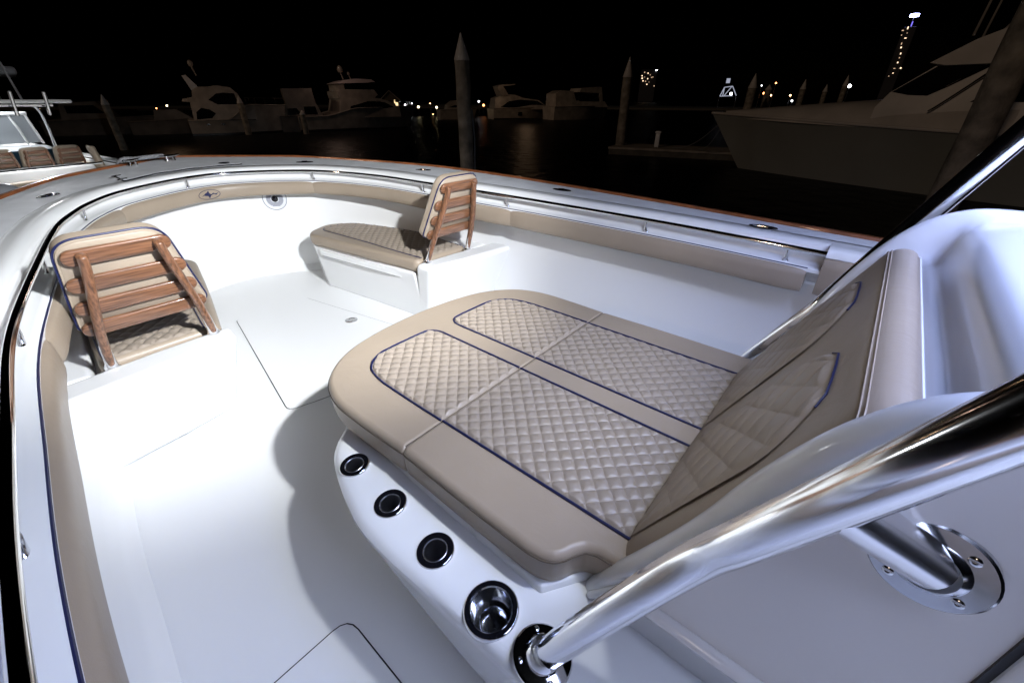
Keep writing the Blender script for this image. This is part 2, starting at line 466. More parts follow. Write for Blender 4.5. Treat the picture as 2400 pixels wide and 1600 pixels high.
# ---- fittings on the gunwale
def capz(x, y):
    return S(x)+.03
for x, y, rz in ((4.156, .976, 2.35), (4.776, -.292, 1.75), (4.443, -.898, .95), (3.331, -1.469, .4), (1.895, -1.653, .1), (.452, -1.61, .03)):
    bm = NB(); c = Vector((x, y, capz(x, y)-.003))
    rows = []
    for a, b, h in ((.080, .034, 0), (.076, .031, .004), (.060, .021, .004), (.056, .018, .001), (.001, .001, .001)):
        rows.append([c+Vector((a*math.cos(t)*math.cos(rz)-b*math.sin(t)*math.sin(rz), a*math.cos(t)*math.sin(rz)+b*math.sin(t)*math.cos(rz), h)) for t in [2*PI*k/28 for k in range(28)]])
    grid(bm, rows, close_v=True)
    f = obj('flush_cleat', bm, 'gloss_black', boat)
    bm = NB(); d = Vector((math.cos(rz), math.sin(rz), 0))
    tube(bm, [c-d*.026+Vector((0, 0, .003)), c+d*.026+Vector((0, 0, .003))], .009, 10)
    obj('bar', bm, 'chrome', f)
def cleat(x, y, rz, sc_=1.0):
    c = Vector((x, y, S(x)+.03)); d = Vector((math.cos(rz), math.sin(rz), 0)); z = Vector((0, 0, 1))
    bm = NB()
    tube(bm, [c-d*.10*sc_+z*.048, c-d*.06*sc_+z*.042, c+z*.04, c+d*.06*sc_+z*.042, c+d*.10*sc_+z*.048], [.006, .010, .012, .010, .006], 10)
    for s in (-1, 1): tube(bm, [c+d*.035*s*sc_, c+d*.03*s*sc_+z*.04], [.014, .010], 10)
    return obj('cleat', bm, 'chrome', boat)
cleat(5.27, -.01, 2.0); cleat(5.17, .30, 2.3)
# bow hatch
bm = NB()
pl = [(4.40, .53), (4.68, .53), (4.90, .22), (5.0, -.08), (4.95, -.24), (4.86, -.36), (4.675, -.42), (4.70, -.2), (4.69, 0), (4.61, .27)]
pl = round_poly([Vector((a, b, 0)) for a, b in pl], .03, 3)
def rp(p, h): return Vector((p.x, p.y, S(p.x)+.026+h))
poly_prism(bm, [rp(p, .010) for p in pl], [rp(p, .001) for p in pl])
bh = obj('bow_hatch', bm, 'deck', boat, smooth=False)
bm = NB(); ctube(bm, [rp(p, .004) for p in pl], .005, 6); obj('gasket', bm, 'black', bh)
for x, y in ((4.42, .535), (4.60, .535)):
    bm = NB(); c = Vector((x, y, S(x)+.04)); tube(bm, [c+Vector((-.03, .035, 0)), c+Vector((.03, -.035, 0))], .006, 8); obj('hinge', bm, 'chrome', bh)
bm = NB(); c = Vector((4.79, -.30, S(4.79)+.036)); lathe(bm, [(.045, 0), (.045, .004), (.03, .004), (.028, .001), (.001, .001)], c); obj('latch', bm, 'gloss_black', bh)

# ---- floor hatches and drain
def floor_hatch(pl, rad):
    P = round_poly([Vector((a, b, 0)) for a, b in pl], rad, 4)
    Q = [Vector((p.x, p.y, 0)) for p in inset2(P, -.0045)]
    bm = NB(); poly_prism(bm, [p+Vector((0, 0, .006)) for p in P], [p+Vector((0, 0, .0005)) for p in P], .0025, 2)
    h = obj('floor_hatch', bm, 'floor', boat, wn=True)
    bm = NB(); bm.faces.new([bm.verts.new(p+Vector((0, 0, .003))) for p in Q]); obj('gasket', bm, 'black', h, smooth=False)
    return h
h1 = floor_hatch([(3.77, .30), (3.77, -.30), (2.27, -.57), (2.20, -.3), (2.18, 0), (2.20, .3), (2.27, .57)], [.03, .03, .05, .2, .2, .2, .05])
bm = NB(); c = Vector((3.03, -.317, .006)); lathe(bm, [(.05, 0), (.05, .004), (.036, .005), (.033, .002), (.012, .003), (.011, .006), (.001, .006)], c); obj('latch', bm, 'chrome', h1)
floor_hatch([(.96, .97), (.965, 1.30), (-.3, 1.38), (-.3, .97)], [.06, .06, .02, .02])

# ---- bow seat bases
def seat_base(s):
    cz = lambda x: cshift(x)*(1 if x > 3.0 else 0)
    top = [(2.50, .66), (2.48, 1.0), (2.44, 1.46), (3.2, 1.30), (3.75, 1.12), (4.12, .90), (4.14, .72), (4.00, .52), (3.88, .475), (3.2, .59)]
    bot = [(2.56, .745), (2.52, 1.0), (2.44, 1.46), (3.2, 1.33), (3.75, 1.15), (4.20, .92), (4.16, .76), (4.02, .575), (3.88, .545), (3.2, .65)]
    bm = NB()
    T = [Vector((x+(.06 if x < 2.6 else 0), s*y+cz(x), .432)) for x, y in top]; B = [Vector((x, s*y+cz(x), -.01)) for x, y in bot]
    poly_prism(bm, T, B, .025, 4)
    o = obj('seat_base', bm, 'gel', boat, ang=60, wn=True)
    bm = NB()
    st = [(2.345, .655), (2.285, 1.0), (2.24, 1.50), (2.44, 1.50), (2.50, 1.0), (2.515, .64)]
    sb = [(2.53, .745), (2.48, 1.0), (2.41, 1.50), (2.60, 1.50), (2.66, 1.0), (2.68, .735)]
    poly_prism(bm, [Vector((x, s*y, .526)) for x, y in st], [Vector((x, s*y, .002)) for x, y in sb], .045, 6)
    obj('backrest_step', bm, 'gel', o, ang=60, wn=True)
    # outboard ledge between cushion and hull side
    bm = NB()
    st = [(2.5, 1.23), (2.5, 1.50), (3.2, 1.34), (3.75, 1.18), (4.14, .92), (4.05, .86), (3.62, 1.085), (3.2, 1.205)]
    poly_prism(bm, [Vector((x, s*y+cz(x), .50)) for x, y in st], [Vector((x, s*y+cz(x), .3)) for x, y in st], .03, 4)
    obj('ledge', bm, 'gel', o, ang=60, wn=True)
    # drawer front with its lip
    a = Vector((2.74, s*.680, .378)); b = Vector((3.78, s*.505+cshift(3.5), .378)); d = (b-a).normalized(); n = Vector((d.y, -d.x, 0))*(1 if s < 0 else -1)
    if n.y*s > 0: n = -n
    bm = NB(); c = (a+b)/2
    rot = Matrix((d, n, d.cross(n) if d.cross(n).z > 0 else -d.cross(n))).transposed()
    box(bm, c+n*.004+Vector((0, 0, -.0)), ((b-a).length, .03, .05), rot, .006, 2)
    obj('drawer_lip', bm, 'gel', o, ang=60, wn=True)
    bm = NB(); box(bm, c+n*.006+Vector((0, 0, -.0285)), ((b-a).length*.985, .004, .004), rot); obj('drawer_gap', bm, 'black', o, smooth=False)
    # toe slot low on the aft face with a drain hole
    bm = NB(); p = Vector((2.51, s*.78, .05)); q = Vector((2.435, s*1.25, .05))
    d = (q-p).normalized(); n = Vector((-abs(d.y), d.x*s*1, 0)); n.normalize()
    tube(bm, [p+Vector((-.012, 0, 0)), (p+q)/2+Vector((-.018, 0, 0)), q+Vector((-.014, 0, 0))], [.003, .009, .006], 8); obj('toe_ridge', bm, 'gel', o)
    return o
for s in (-1, 1): seat_base(s)

# ---- seat cushions (lift off)
def seat_cushion(s, label):
    root = thing('seat_cushion', label, 'seat cushion', (3.2, s*.85, .43), group='bow seat cushions')
    cz = lambda x: cshift(x)*min(1, max(0, (x-2.6)/.6))
    P = [(2.535, .68), (2.525, 1.20), (3.2, 1.195), (3.62, 1.075), (4.04, .87), (4.10, .72), (3.98, .51), (3.88, .455), (3.2, .565)]
    P = round_poly([Vector((x, s*y+cz(x), 0)) for x, y in P], [.05, .05, .2, .2, .10, .12, .10, .09, .2], 6)
    bm = NB(); cushion(bm, P, .434, .534, .032); pad_ = obj('pad', bm, 'vinyl', root, ang=70, wn=True)
    def rc(x, R_, x1):
        q = min(.995, max(0, (x-(x1-R_))/R_)); return R_*(1-math.sqrt(1-q*q))
    X1 = 3.97
    def ylo(x): return .752-.105*(x-2.55)+.9*rc(x, .10, X1)
    def yhi(x): return 1.165-.30*max(0, x-3.05)**1.55-.9*rc(x, .10, X1)
    bm = NB(); quilt(bm, 2.548, X1-.001, ylo, yhi, lambda x, y, h: (x, s*y+cz(x), .5325+h), .085, .075, .013, 230, 80, .42); obj('quilted_panel', bm, 'quilt', root, ang=180)
    bm = NB(); N = 50; xx = [2.56+(X1-.0015-2.56)*(1-(1-k/N)**1.8) for k in range(N+1)]
    loop = [Vector((x, s*(ylo(x)-.004)+cz(x), .5355)) for x in xx] + [Vector((X1+.002, s*(ylo(X1)*(1-t)+yhi(X1)*t)+cz(X1), .5355)) for t in (.2, .5, .8)] + [Vector((x, s*(yhi(x)+.004)+cz(x), .5355)) for x in xx[::-1]]
    tube(bm, loop, .004, 6); obj('piping', bm, 'navy', root)
    return root
seat_cushion(-1, 'tan quilted cushion on the far bow seat, mostly in the open, drawer below')
seat_cushion(1, 'tan quilted seat cushion at left, mostly hidden behind the nearer slatted teak backrest')

# ---- teak backrests (lift out)
def seat_backrest(s, label):
    base = Vector((2.47, s*.945, .525))
    root = thing('teak_seatback', label, 'seatback', base, group='teak backrests of the bow seats')
    vdir = Vector((-.19, 0, .545)).normalized(); n = Vector((vdir.z, 0, -vdir.x)); w = Vector((0, s, 0))   # n points forward
    def at(u, t, d): return base+w*(u+.03*t)+vdir*t+n*d
    # cushion
    P = [(-.255, .185), (.245, .185), (.185, .63), (-.165, .63)]
    P = round_poly([Vector((a, b, 0)) for a, b in P], [.05, .05, .085, .085], 8)
    bm = NB(); cushion(bm, P, 0, .085, .03, .008, tf=lambda p: at(p.x, p.y, .04+p.z), under=.004)
    cu = obj('cushion', bm, 'vinyl', root, ang=70)
    bm = NB(); ctube(bm, [at(p.x, p.y, .054) for p in inset2(P, -.001)], .0045, 8); obj('piping', bm, 'navy', cu)
    bm = NB(); Q = inset2(P, .004); bm.faces.new([bm.verts.new(at(p.x, p.y, .0435)) for p in Q]); obj('backing', bm, 'vinyl', cu, smooth=False)
    # slats
    for t, hw, cu_ in ((.565, .178, 0), (.440, .205, 0), (.325, .220, 0), (.215, .235, 0)):
        bm = NB(); rows = []
        HS = .0355
        us = [-hw+HS*(1-math.cos(PI/2*k/8)) for k in range(9)]; us = us+[-u for u in us[::-1]]
        for u in us:
            q = max(0, (abs(u)-(hw-HS))/HS); f = max(.03, math.sqrt(max(0, 1-q*q))); hh = HS*f; th = .0115*f**.35
            row = []
            for a in range(20):
                an = 2*PI*a/20; cx_, cy_ = math.cos(an), math.sin(an)
                px = math.copysign(abs(cx_)**.42, cx_)*hh; py = math.copysign(abs(cy_)**.5, cy_)*th
                row.append(at(u, t+px, .028+py))
            rows.append(row)
        V = grid(bm, rows, close_v=True); bm.faces.new(V[0]); bm.faces.new(V[-1])
        obj('slat', bm, 'teak', root, ang=50)
    # posts with steel feet
    for u0, u1 in ((-.213, -.132), (.211, .118)):
        ctl = [at(u0, .002, .0), at(u0+(u1-u0)*.10, .10, -.004), at(u0+(u1-u0)*.28, .22, -.010), at(u0+(u1-u0)*.56, .36, -.012), at(u0+(u1-u0)*.84, .48, -.008), at(u1, .565, .0), at(u1*.995, .592, .006)]
        P2 = catmull(ctl, 6); nP = len(P2); rows = []
        for k, p in enumerate(P2):
            t = k/(nP-1); a = .018*(1.0 if t > .2 else .8+.2*t/.2)*(1 if t < .93 else math.sqrt(max(.05, 1-((t-.93)/.07)**2))); b = .021 if t < .93 else .021*math.sqrt(max(.05, 1-((t-.93)/.07)**2))
            rows.append([p+w*a*math.copysign(abs(math.cos(q))**.8, math.cos(q))+n*b*math.copysign(abs(math.sin(q))**.8, math.sin(q)) for q in [2*PI*j/16 for j in range(16)]])
        bm = NB(); V = grid(bm, rows, close_v=True); bm.faces.new(V[0]); bm.faces.new(V[-1])
        po = obj('post', bm, 'teak_post', root, ang=60)
        # steel foot: long tapering sleeve let into the side of the post, round plate at the bottom
        bm = NB(); rows = []
        for t, a, b in ((-.002, .030, .030), (.006, .030, .030), (.012, .0245, .025), (.03, .0222, .019), (.07, .0205, .014), (.115, .0195, .007), (.145, .018, .001)):
            c = at(u0+(u1-u0)*.10*t/.1, t, -.004*t/.1)
            rows.append([c+w*a*math.cos(q)+n*b*math.sin(q) for q in [2*PI*j/20 for j in range(20)]])
        V = grid(bm, rows, close_v=True); bm.faces.new(V[0]); bm.faces.new(V[-1])
        obj('steel_foot', bm, 'chrome', po, ang=60)
    return root
seat_backrest(-1, 'smaller looking teak slatted backrest on the far starboard bow seat, seen from one side')
seat_backrest(1, 'larger looking teak slatted backrest at left, its four slats facing the viewer')

# ---- lounge base (moulded) with rod holders and drink holder
bm = NB()
pl_t = [(-.9, .862), (.24, .862), (.8, .882), (1.0, .855), (1.17, .80), (1.27, .74), (1.36, .62), (1.44, .40), (1.46, 0)]
pl_b = [(-.9, .80), (.24, .80), (.8, .775), (1.0, .73), (1.10, .69), (1.19, .64), (1.26, .55), (1.34, .36), (1.36, 0)]
def mir(p): return p+[(x, -y) for x, y in p[-2::-1]]
def sm(p):
    P = catmull([Vector((x, y, 0)) for x, y in p], 5); return P
T, B = sm(mir(pl_t)), sm(mir(pl_b))
rows = []
for f, z, d in ((1, -.01, 0), (1, .0, 0), (.55, .2, 0), (.18, .38, 0), (.04, .435, .0), (0, .455, .004), (0, .468, .014), (0, .475, .03), (0, .4765, .06)):
    row = []
    A = [t.lerp(b, f) for t, b in zip(T, B)]
    I = inset2([Vector((p.x, p.y)) for p in A], d) if d else [Vector((p.x, p.y)) for p in A]
    if d: I[0] = Vector((A[0].x, A[0].y-d)); I[-1] = Vector((A[-1].x, A[-1].y+d))
    rows.append([Vector((p.x, p.y, z)) for p in I])
V = grid(bm, rows)
bm.faces.new(V[-1])
lb = obj('lounge_base', bm, 'gel', boat, ang=35)
bm = NB()     # raised plinth that carries the cushions
pl = [(.34, .685), (.95, .662), (1.26, .625), (1.40, .48), (1.46, 0)]
P = sm(mir(pl)); P = [Vector((.25, .55, 0))] + P + [Vector((.25, -.55, 0))]
poly_prism(bm, [Vector((p.x, p.y, .500)) for p in inset2(P, .008)], [Vector((p.x, p.y, .47)) for p in P], .008, 3)
obj('plinth', bm, 'gel', lb, ang=60, wn=True)
def holder(x, y, r, deep, name):
    c = Vector((x, y, .4765)); ax = Vector((.0, .10, 1)).normalized()
    bm = NB(); ri = r*.60 if name == 'rod_holder' else r*.74
    lathe(bm, [(r, -.004), (r, .004), (r*.97, .008), (r*.8, .0095), (ri*1.06, .0075), (ri, .003)], c, ax, 44)
    h = obj(name, bm, 'chrome', lb, ang=30)
    bm = NB(); lathe(bm, [(r*.955, .0088), (r*.80, .0105), (ri*1.10, .0086)], c, ax, 44); obj('black_band', bm, 'gloss_black', h)
    bm = NB()
    if name == 'rod_holder': pr = [(ri, .0045), (ri*.97, .002), (ri*.93, -.02), (ri*.9, -.035)]
    else: pr = [(ri, .0045), (ri*.97, .0), (ri*.95, -.03), (ri*.62, -.033), (ri*.60, -.06)]
    # the cup wall is above the shelf skin only visually shallow: it sits in a real recess
    lathe(bm, [(a, b) for a, b in pr], c, ax, 44); obj('cup_wall', bm, 'chrome', h)
    return h
HOLD = [(1.112, .750, .052), (.879, .767, .0535), (.645, .781, .056)]
CUP = (.414, .796, .072)

# ---- lounge cushions
def sy(f): return lambda x: -f(x)
ZC = .615
def front_edge(y): return 1.70-.30*(abs(y)/.69)**3.2
def lounge_front():
    root = thing('lounge_cushion', 'front lounge cushion with rounded corners and two short quilted panels, light tan', 'cushion', (1.3, 0, .53), group='two sections of the sun lounge')
    half = [(.917, .668), (1.15, .676), (1.33, .670), (1.465, .625), (1.562, .54), (1.63, .425), (1.668, .29), (1.688, .14), (1.694, 0)]
    P = catmull([Vector((x, y, 0)) for x, y in mir(half)], 6)
    P = round_poly([P[0], *P[1:-1], P[-1]], [.02]+[0]*(len(P)-2)+[.02], 3)
    bm = NB(); cushion(bm, P, .494, ZC, .024); obj('pad', bm, 'vinyl', root, ang=70, wn=True)
    bm = NB(); Q = inset2([Vector((p.x, p.y)) for p in P], -.0005); tube(bm, [Vector((p.x, p.y, ZC-.024)) for p in Q], .0028, 6); obj('side_seam', bm, 'seam', root)
    for s in (1, -1):
        x1 = 1.484
        def rc(x, R_, x1=1.484):
            q = min(.998, max(0, (x-(x1-R_))/R_)); return R_*(1-math.sqrt(1-q*q))
        def ylo(x): return .055+.70*rc(x, .08)
        def yhi(x): return .490-.02*max(0, x-1.1)-.055*max(0, (x-1.25)/.234)**2-.9*rc(x, .11)
        bm = NB(); quilt(bm, .9275, x1-.0008, ylo, yhi, lambda x, y, h: (x, s*y, ZC-.001+h), .0585, .0585, .0088, 230, 180, .42); obj('quilted_panel', bm, 'quilt', root, ang=180)
        bm = NB(); N = 30
        N = 44; xx = [.9285+(x1-.0008-.9285)*(1-(1-k/N)**2.2) for k in range(N+1)]
        lp = [Vector((x, s*(yhi(x)+.003), ZC+.003)) for x in xx]
        lp += [Vector((x1+.003, s*(yhi(x1)*(1-t)+ylo(x1)*t), ZC+.003)) for t in (.2, .5, .8)]
        lp += [Vector((x, s*(ylo(x)-.003), ZC+.003)) for x in xx[::-1]]
        tube(bm, lp, .0042, 8); obj('piping', bm, 'navy', root)
    return root
lounge_front()
def lounge_rear():
    root = thing('lounge_cushion', 'rear lounge cushion with two long quilted panels, running under the big backrest', 'cushion', (.55, 0, .53), group='two sections of the sun lounge')
    half = [(.10, .560), (.17, .560), (.215, .566), (.252, .568), (.280, .580), (.297, .606), (.308, .632), (.326, .655), (.352, .669), (.39, .676), (.6, .676), (.933, .668)]
    P = [Vector((x, y, 0)) for x, y in half] + [Vector(q) for q in ((.933, -.668, 0), (.6, -.676, 0), (.10, -.670, 0))]
    P = round_poly(P, [.01]*10+[.1, .03, .03, .1, .03], 3)
    bm = NB(); cushion(bm, P, .494, ZC, .024); obj('pad', bm, 'vinyl', root, ang=70, wn=True)
    bm = NB(); Q = inset2([Vector((p.x, p.y)) for p in P], -.0005); ctube(bm, [Vector((p.x, p.y, ZC-.024)) for p in Q], .0028, 6); obj('side_seam', bm, 'seam', root)
    for s in (1, -1):
        bm = NB(); quilt(bm, .13, .9225, lambda x: .056, lambda x: .488, lambda x, y, h: (x, s*y, ZC-.001+h), .0585, .0585, .0088, 320, 180, .42); obj('quilted_panel', bm, 'quilt', root, ang=180)
        for y in (.0535, .4905):
            bm = NB(); tube(bm, [Vector((.13, s*y, ZC+.003)), Vector((.921, s*y, ZC+.003))], .0042, 8); obj('piping', bm, 'navy', root)
    return root
lr = lounge_rear()
bm = NB(); tube(bm, [Vector((.925, -.650, ZC-.005)), Vector((.925, .650, ZC-.005))], .003, 6); obj('joint_seam', bm, 'seam', lr)
# ---- lounge backrest
def lounge_backrest():
    root = thing('lounge_bolster', 'wide tan upholstered back bolster leaning on the white console behind the sun lounge', 'bolster', (.1, 0, .6))
    # profile in x,z (front face up, over the top, down the back)
    fr = [(.215, .60), (.185, .66), (.115, .80), (.045, .94), (-.02, 1.075), (-.058, 1.15), (-.075, 1.185), (-.09, 1.203), (-.11, 1.214), (-.135, 1.214), (-.152, 1.20), (-.155, 1.17), (-.10, 1.0), (.02, .70), (.06, .60)]
    PR = catmull([Vector((x, 0, z)) for x, z in fr], 4)
    bm = NB(); rows = []; NY = 44
    for j in range(NY+1):
        u = -1+2*j/NY; y = .585*u; e = max(0, (abs(u)-.80)/.20)
        row = []
        for p in PR:
            hz = max(0, (p.z-1.0)/.215)
            # the top corners and the ends are rounded
            dz = -(.10*e**2.6)*hz
            cx_ = .06+(-.13-.06)*(p.z-.6)/.6
            q = Vector((cx_+(p.x-cx_)*(1-.55*e**3), y, p.z+dz))
            row.append(q)
        rows.append(row)
    V = grid(bm, rows); bm.faces.new(V[0]); bm.faces.new(V[-1])
    obj('pad', bm, 'vinyl', root, ang=60)
    A = Vector((.205, 0, .62)); Bp = Vector((-.063, 0, 1.16)); d = Bp-A; L = d.length; d.normalize(); n = Vector((d.z, 0, -d.x))
    for s in (1, -1):
        def ylo(t): return .055+.12*max(0, (t-(L-.20))/.165)**2.4
        def yhi(t): return .485-.13*max(0, (t-(L-.20))/.165)**2.4
        bm = NB(); quilt(bm, .0, L-.035, ylo, yhi, lambda t, y, h: A+d*t+Vector((0, s*y, 0))+n*(h*.8+.002+.002*math.sin(PI*t/L)), .10, .125, .007, 150, 110, .33, .03)
        obj('quilted_panel', bm, 'vinyl', root, ang=180)
        bm = NB(); N = 30; x1 = L-.035
        xx = [x1*(.968+.032*k/N) for k in range(N+1)]; lp = [(x, yhi(x)+.003) for x in xx] + [(x1+.003, yhi(x1)*.7+ylo(x1)*.3), (x1+.003, yhi(x1)*.3+ylo(x1)*.7)] + [(x, ylo(x)-.003) for x in xx[::-1]]
        tube(bm, [A+d*t+Vector((0, s*y, 0))+n*(.002+.002*math.sin(PI*t/L)) for t, y in lp], .0022, 6); obj('piping', bm, 'navy', root)
    bm = NB(); tube(bm, [Vector((-.158, y, 1.192-.10*max(0, (abs(y)/.595-.80)/.20)**2.6)) for y in [-.55+1.10*k/40 for k in range(41)]], .004, 6); obj('edge_trim', bm, 'gel', root)
    # double-stitched seam along the top edge
    for off_ in (0, .008):
        bm = NB(); tube(bm, [Vector((-.083-off_*.8, y, 1.198+off_*.6-.10*max(0, (abs(y)/.595-.80)/.20)**2.6)) for y in [-.58+1.16*k/40 for k in range(41)]], .0016, 6); obj('seam', bm, 'vinyl', root)
    return root
lounge_backrest()

# ---- console
RIDGE = [(.300, .42), (.268, .475), (.222, .57), (.178, .655), (.108, .80), (.060, .91), (.012, 1.04), (-.046, 1.165), (-.094, 1.240), (-.142, 1.290), (-.195, 1.320), (-.25, 1.336), (-.33, 1.339), (-.45, 1.335), (-.9, 1.325)]
CENTER = [(.20, .42), (.17, .475), (.11, .57), (.06, .655), (.0, .80), (-.045, .91), (-.09, 1.03), (-.145, 1.13), (-.180, 1.168), (-.202, 1.186), (-.212, 1.235), (-.226, 1.282), (-.275, 1.312), (-.45, 1.325), (-.9, 1.325)]
RG = catmull([Vector((x, 0, z)) for x, z in RIDGE], 5); CT = catmull([Vector((x, 0, z)) for x, z in CENTER], 5)
bm = NB(); rows = []
ys = [-.570+1.14*k/76 for k in range(77)]
for y in ys:
    ww = sst(.485, .552, abs(y))
    rows.append([Vector((c.x+(r.x-c.x)*ww, y, c.z+(r.z-c.z)*ww)) for r, c in zip(RG, CT)])
def side_rows(s):
    out = []
    for k in range(1, 8):
        a = k/7*PI/2; r = .034
        out.append([Vector((p.x-.02*(1-math.cos(a))*1.0, s*(.570+r*math.sin(a)), max(.40, p.z-r*(1-math.cos(a))))) for p in RG])
    for f in (.25, .5, .75, 1):
        base = out[6] if len(out) > 6 else out[-1]
        out.append([Vector((b.x-.03*f*0, s*.604, b.z*(1-f)+.40*f)) for b in base])
    return out
pr = side_rows(1); nr = side_rows(-1)
rows = nr[::-1] + rows + pr
grid(bm, rows)
con = obj('console', bm, 'gel', boat, ang=60)
for s in (1, -1):       # base flange where console meets the moulded shelf
    bm = NB()
    tube(bm, [Vector((.24, s*.604, .600-.12)), Vector((.17, s*.608, .585)), Vector((.08, s*.610, .60)), Vector((-.3, s*.610, .60)), Vector((-.9, s*.610, .60))], [.01, .016, .018, .018, .018], 12)
    obj('moulding', bm, 'gel', con)
bm = NB(); box(bm, (-.62, .6085, .90), (.60, .014, .56), None, .012, 3); dr = obj('side_door', bm, 'gel', con, ang=60, wn=True)
bm = NB(); box(bm, (-.317, .6055, .92), (.012, .006, .62)); obj('door_gap', bm, 'black', dr, smooth=False)
# ---- hardtop support pipes
def support_pipe(s):
    L0 = Vector((.386, .643, .164)); d = Vector((-.426, .025, .904))
    line = lambda t: L0+d*t
    b_ = Vector((.252, .796, .478))
    ctl = [b_, b_.lerp(line(.80), .33)+Vector((.004, .004, 0)), b_.lerp(line(.80), .68)+Vector((.003, .002, 0)), line(.82), line(.95), line(1.2), line(1.5), line(1.8), line(2.1), line(2.38)]
    P = [Vector((p.x, s*p.y, p.z)) for p in catmull(ctl, 8)]
    bm = NB(); tube(bm, P, .0335, 28); o = obj('support_pipe', bm, 'pipe', boat, ang=80)
    c = Vector((.252, s*.796, .477)); ax = (P[4]-P[0]).normalized(); ax = Vector((0, 0, 1)).lerp(ax, .25).normalized()
    bm = NB(); lathe(bm, [(.070, 0), (.070, .007), (.066, .010), (.045, .0105), (.044, .016), (.040, .024), (.033, .034)], c, ax, 40)
    f = obj('flange', bm, 'chrome', o, ang=30)
    u = ax.cross(Vector((1, 0, 0))).normalized(); v = ax.cross(u)
    def screws(par, c, ax, u, v, r, h):
        for k in range(4):
            t = PI/4+k*PI/2+.15; q = c+ax*h+r*(u*math.cos(t)+v*math.sin(t))
            bm = NB(); lathe(bm, [(.0068, 0), (.0068, .001), (.005, .0022), (.003, .0024), (.0026, .0005), (.0005, .0005)], q, ax, 14); 
            o2 = obj('screw', bm, 'satin', par); 
    screws(o, c, ax, u, v, .056, .010)
    # side strut to the console wall
    a = line(1.10); b = Vector((-.206, .606, 1.078))
    a = Vector((a.x, s*a.y, a.z)); b = Vector((b.x, s*b.y, b.z))
    bm = NB(); tube(bm, [a, a.lerp(b, .5), b], .033, 24); obj('strut', bm, 'strutsteel', o, ang=80)
    ax = Vector((.16, s*.98, .10)).normalized()
    bm = NB(); lathe(bm, [(.064, -.004), (.064, .005), (.061, .008), (.040, .0085), (.037, .012), (.031, .016)], b, ax, 40); obj('flange', bm, 'satin', o, ang=30)
    u = ax.cross(Vector((1, 0, 0))).normalized(); v = ax.cross(u); screws(o, b, ax, u, v, .048, .0082)
for s in (1, -1): support_pipe(s)
# hardtop above (outside the picture) with the lamps that light the bow
bm = NB()
P = round_poly([Vector((x, y, 0)) for x, y in ((-.42, 1.2), (-.30, 0), (-.42, -1.2), (-2.8, -1.35), (-2.8, 1.35))], [.2, .3, .2, .2, .2], 6)
poly_prism(bm, [p+Vector((0, 0, 2.42)) for p in P], [p+Vector((0, 0, 2.32)) for p in P], .03, 3)
ht = obj('hardtop', bm, 'gel', boat, ang=60, wn=True)
bm = NB(); box(bm, (-.24, .25, 2.36), (.05, .16, .06), None, .01, 2); obj('spreader_light', bm, 'black', ht)

# ---- holders: cut real wells in the shelf
def cut_wells():
    me = lb.data
    bm = bmesh.new(); bm.from_mesh(me)
    me2 = bpy.data.meshes.new('well'); b2 = bmesh.new()
    for x, y, r in HOLD: lathe(b2, [(.0001, -.22), (r*.66, -.22), (r*.66, .05), (.0001, .05)], (x, y, .4765), (0, .10, 1), 32)
    x, y, r = CUP; lathe(b2, [(.0001, -.12), (r*.80, -.12), (r*.80, .05), (.0001, .05)], (x, y, .4765), (0, .10, 1), 32)
    bmesh.ops.remove_doubles(b2, verts=b2.verts, dist=1e-4); bmesh.ops.recalc_face_normals(b2, faces=b2.faces)
    b2.to_mesh(me2); b2.free(); bm.free()
    co = bpy.data.objects.new('well', me2); COL.objects.link(co)
    md = lb.modifiers.new('wells', 'BOOLEAN'); md.operation = 'DIFFERENCE'; md.object = co; md.solver = 'EXACT'
    dg = bpy.context.evaluated_depsgraph_get(); ev = lb.evaluated_get(dg)
    new = bpy.data.meshes.new_from_object(ev)
    lb.modifiers.clear(); lb.data = new
    bpy.data.objects.remove(co)
cut_wells()
def holder2(x, y, r, name):
    c = Vector((x, y, .4765)); ax = Vector((.0, .10, 1)).normalized(); cup = name == 'drink_holder'
    ri = r*.60 if not cup else r*.745
    bm = NB(); lathe(bm, [(r, -.006), (r, .003), (r*.97, .007), (r*.94, .008)], c, ax, 44); h = obj(name, bm, 'chrome', lb, ang=60)
    bm = NB(); lathe(bm, [(r*.94, .008), (r*.80, .0088), (ri*1.07, .0060)], c, ax, 44); obj('rim_reflection', bm, 'gloss_black', h)  # black ring paints the night sky's dark reflection on the chrome rim
    bm = NB()
    if not cup: pr = [(ri*1.07, .0060), (ri*1.02, .0072), (ri*.97, .005), (ri*.93, -.02), (ri*.92, -.13), (ri*.88, -.19), (.0005, -.195)]
    else: pr = [(ri*1.07, .0060), (ri*1.03, .0075), (ri*.98, .004), (ri*.95, -.055), (ri*.93, -.062), (ri*.70, -.064), (ri*.66, -.068), (ri*.64, -.105), (.0005, -.108)]
    lathe(bm, pr, c, ax, 44); obj('cup', bm, 'satin' if cup else 'brushed', h, ang=30)
for x, y, r in HOLD: holder2(x, y, r, 'rod_holder')
holder2(*CUP, 'drink_holder')
for s in (-1,):
    for x, y, r in HOLD: pass

# ---- mooring rope on the bow
bm = NB()
P = []
ctl = [(5.26, .04), (5.27, .14), (5.26, .25), (5.28, .36), (5.37, .45)]
zz = [.05, .045, .040, .03, -.12]
pts = catmull([Vector((x, y, S(x)+.03+z)) for (x, y), z in zip(ctl, zz)], 12)
for st in range(3):
    q = []
    n_ = len(pts)
    for k, p in enumerate(pts):
        a = k*1.3+st*2*PI/3; q.append(p+Vector((math.cos(a)*.014, 0, math.sin(a)*.009)))
    tube(bm, q, .010, 8)
lone('mooring_rope', bm, 'rope', 'grey braided mooring rope lying over the bow edge beside two chrome cleats', 'rope')

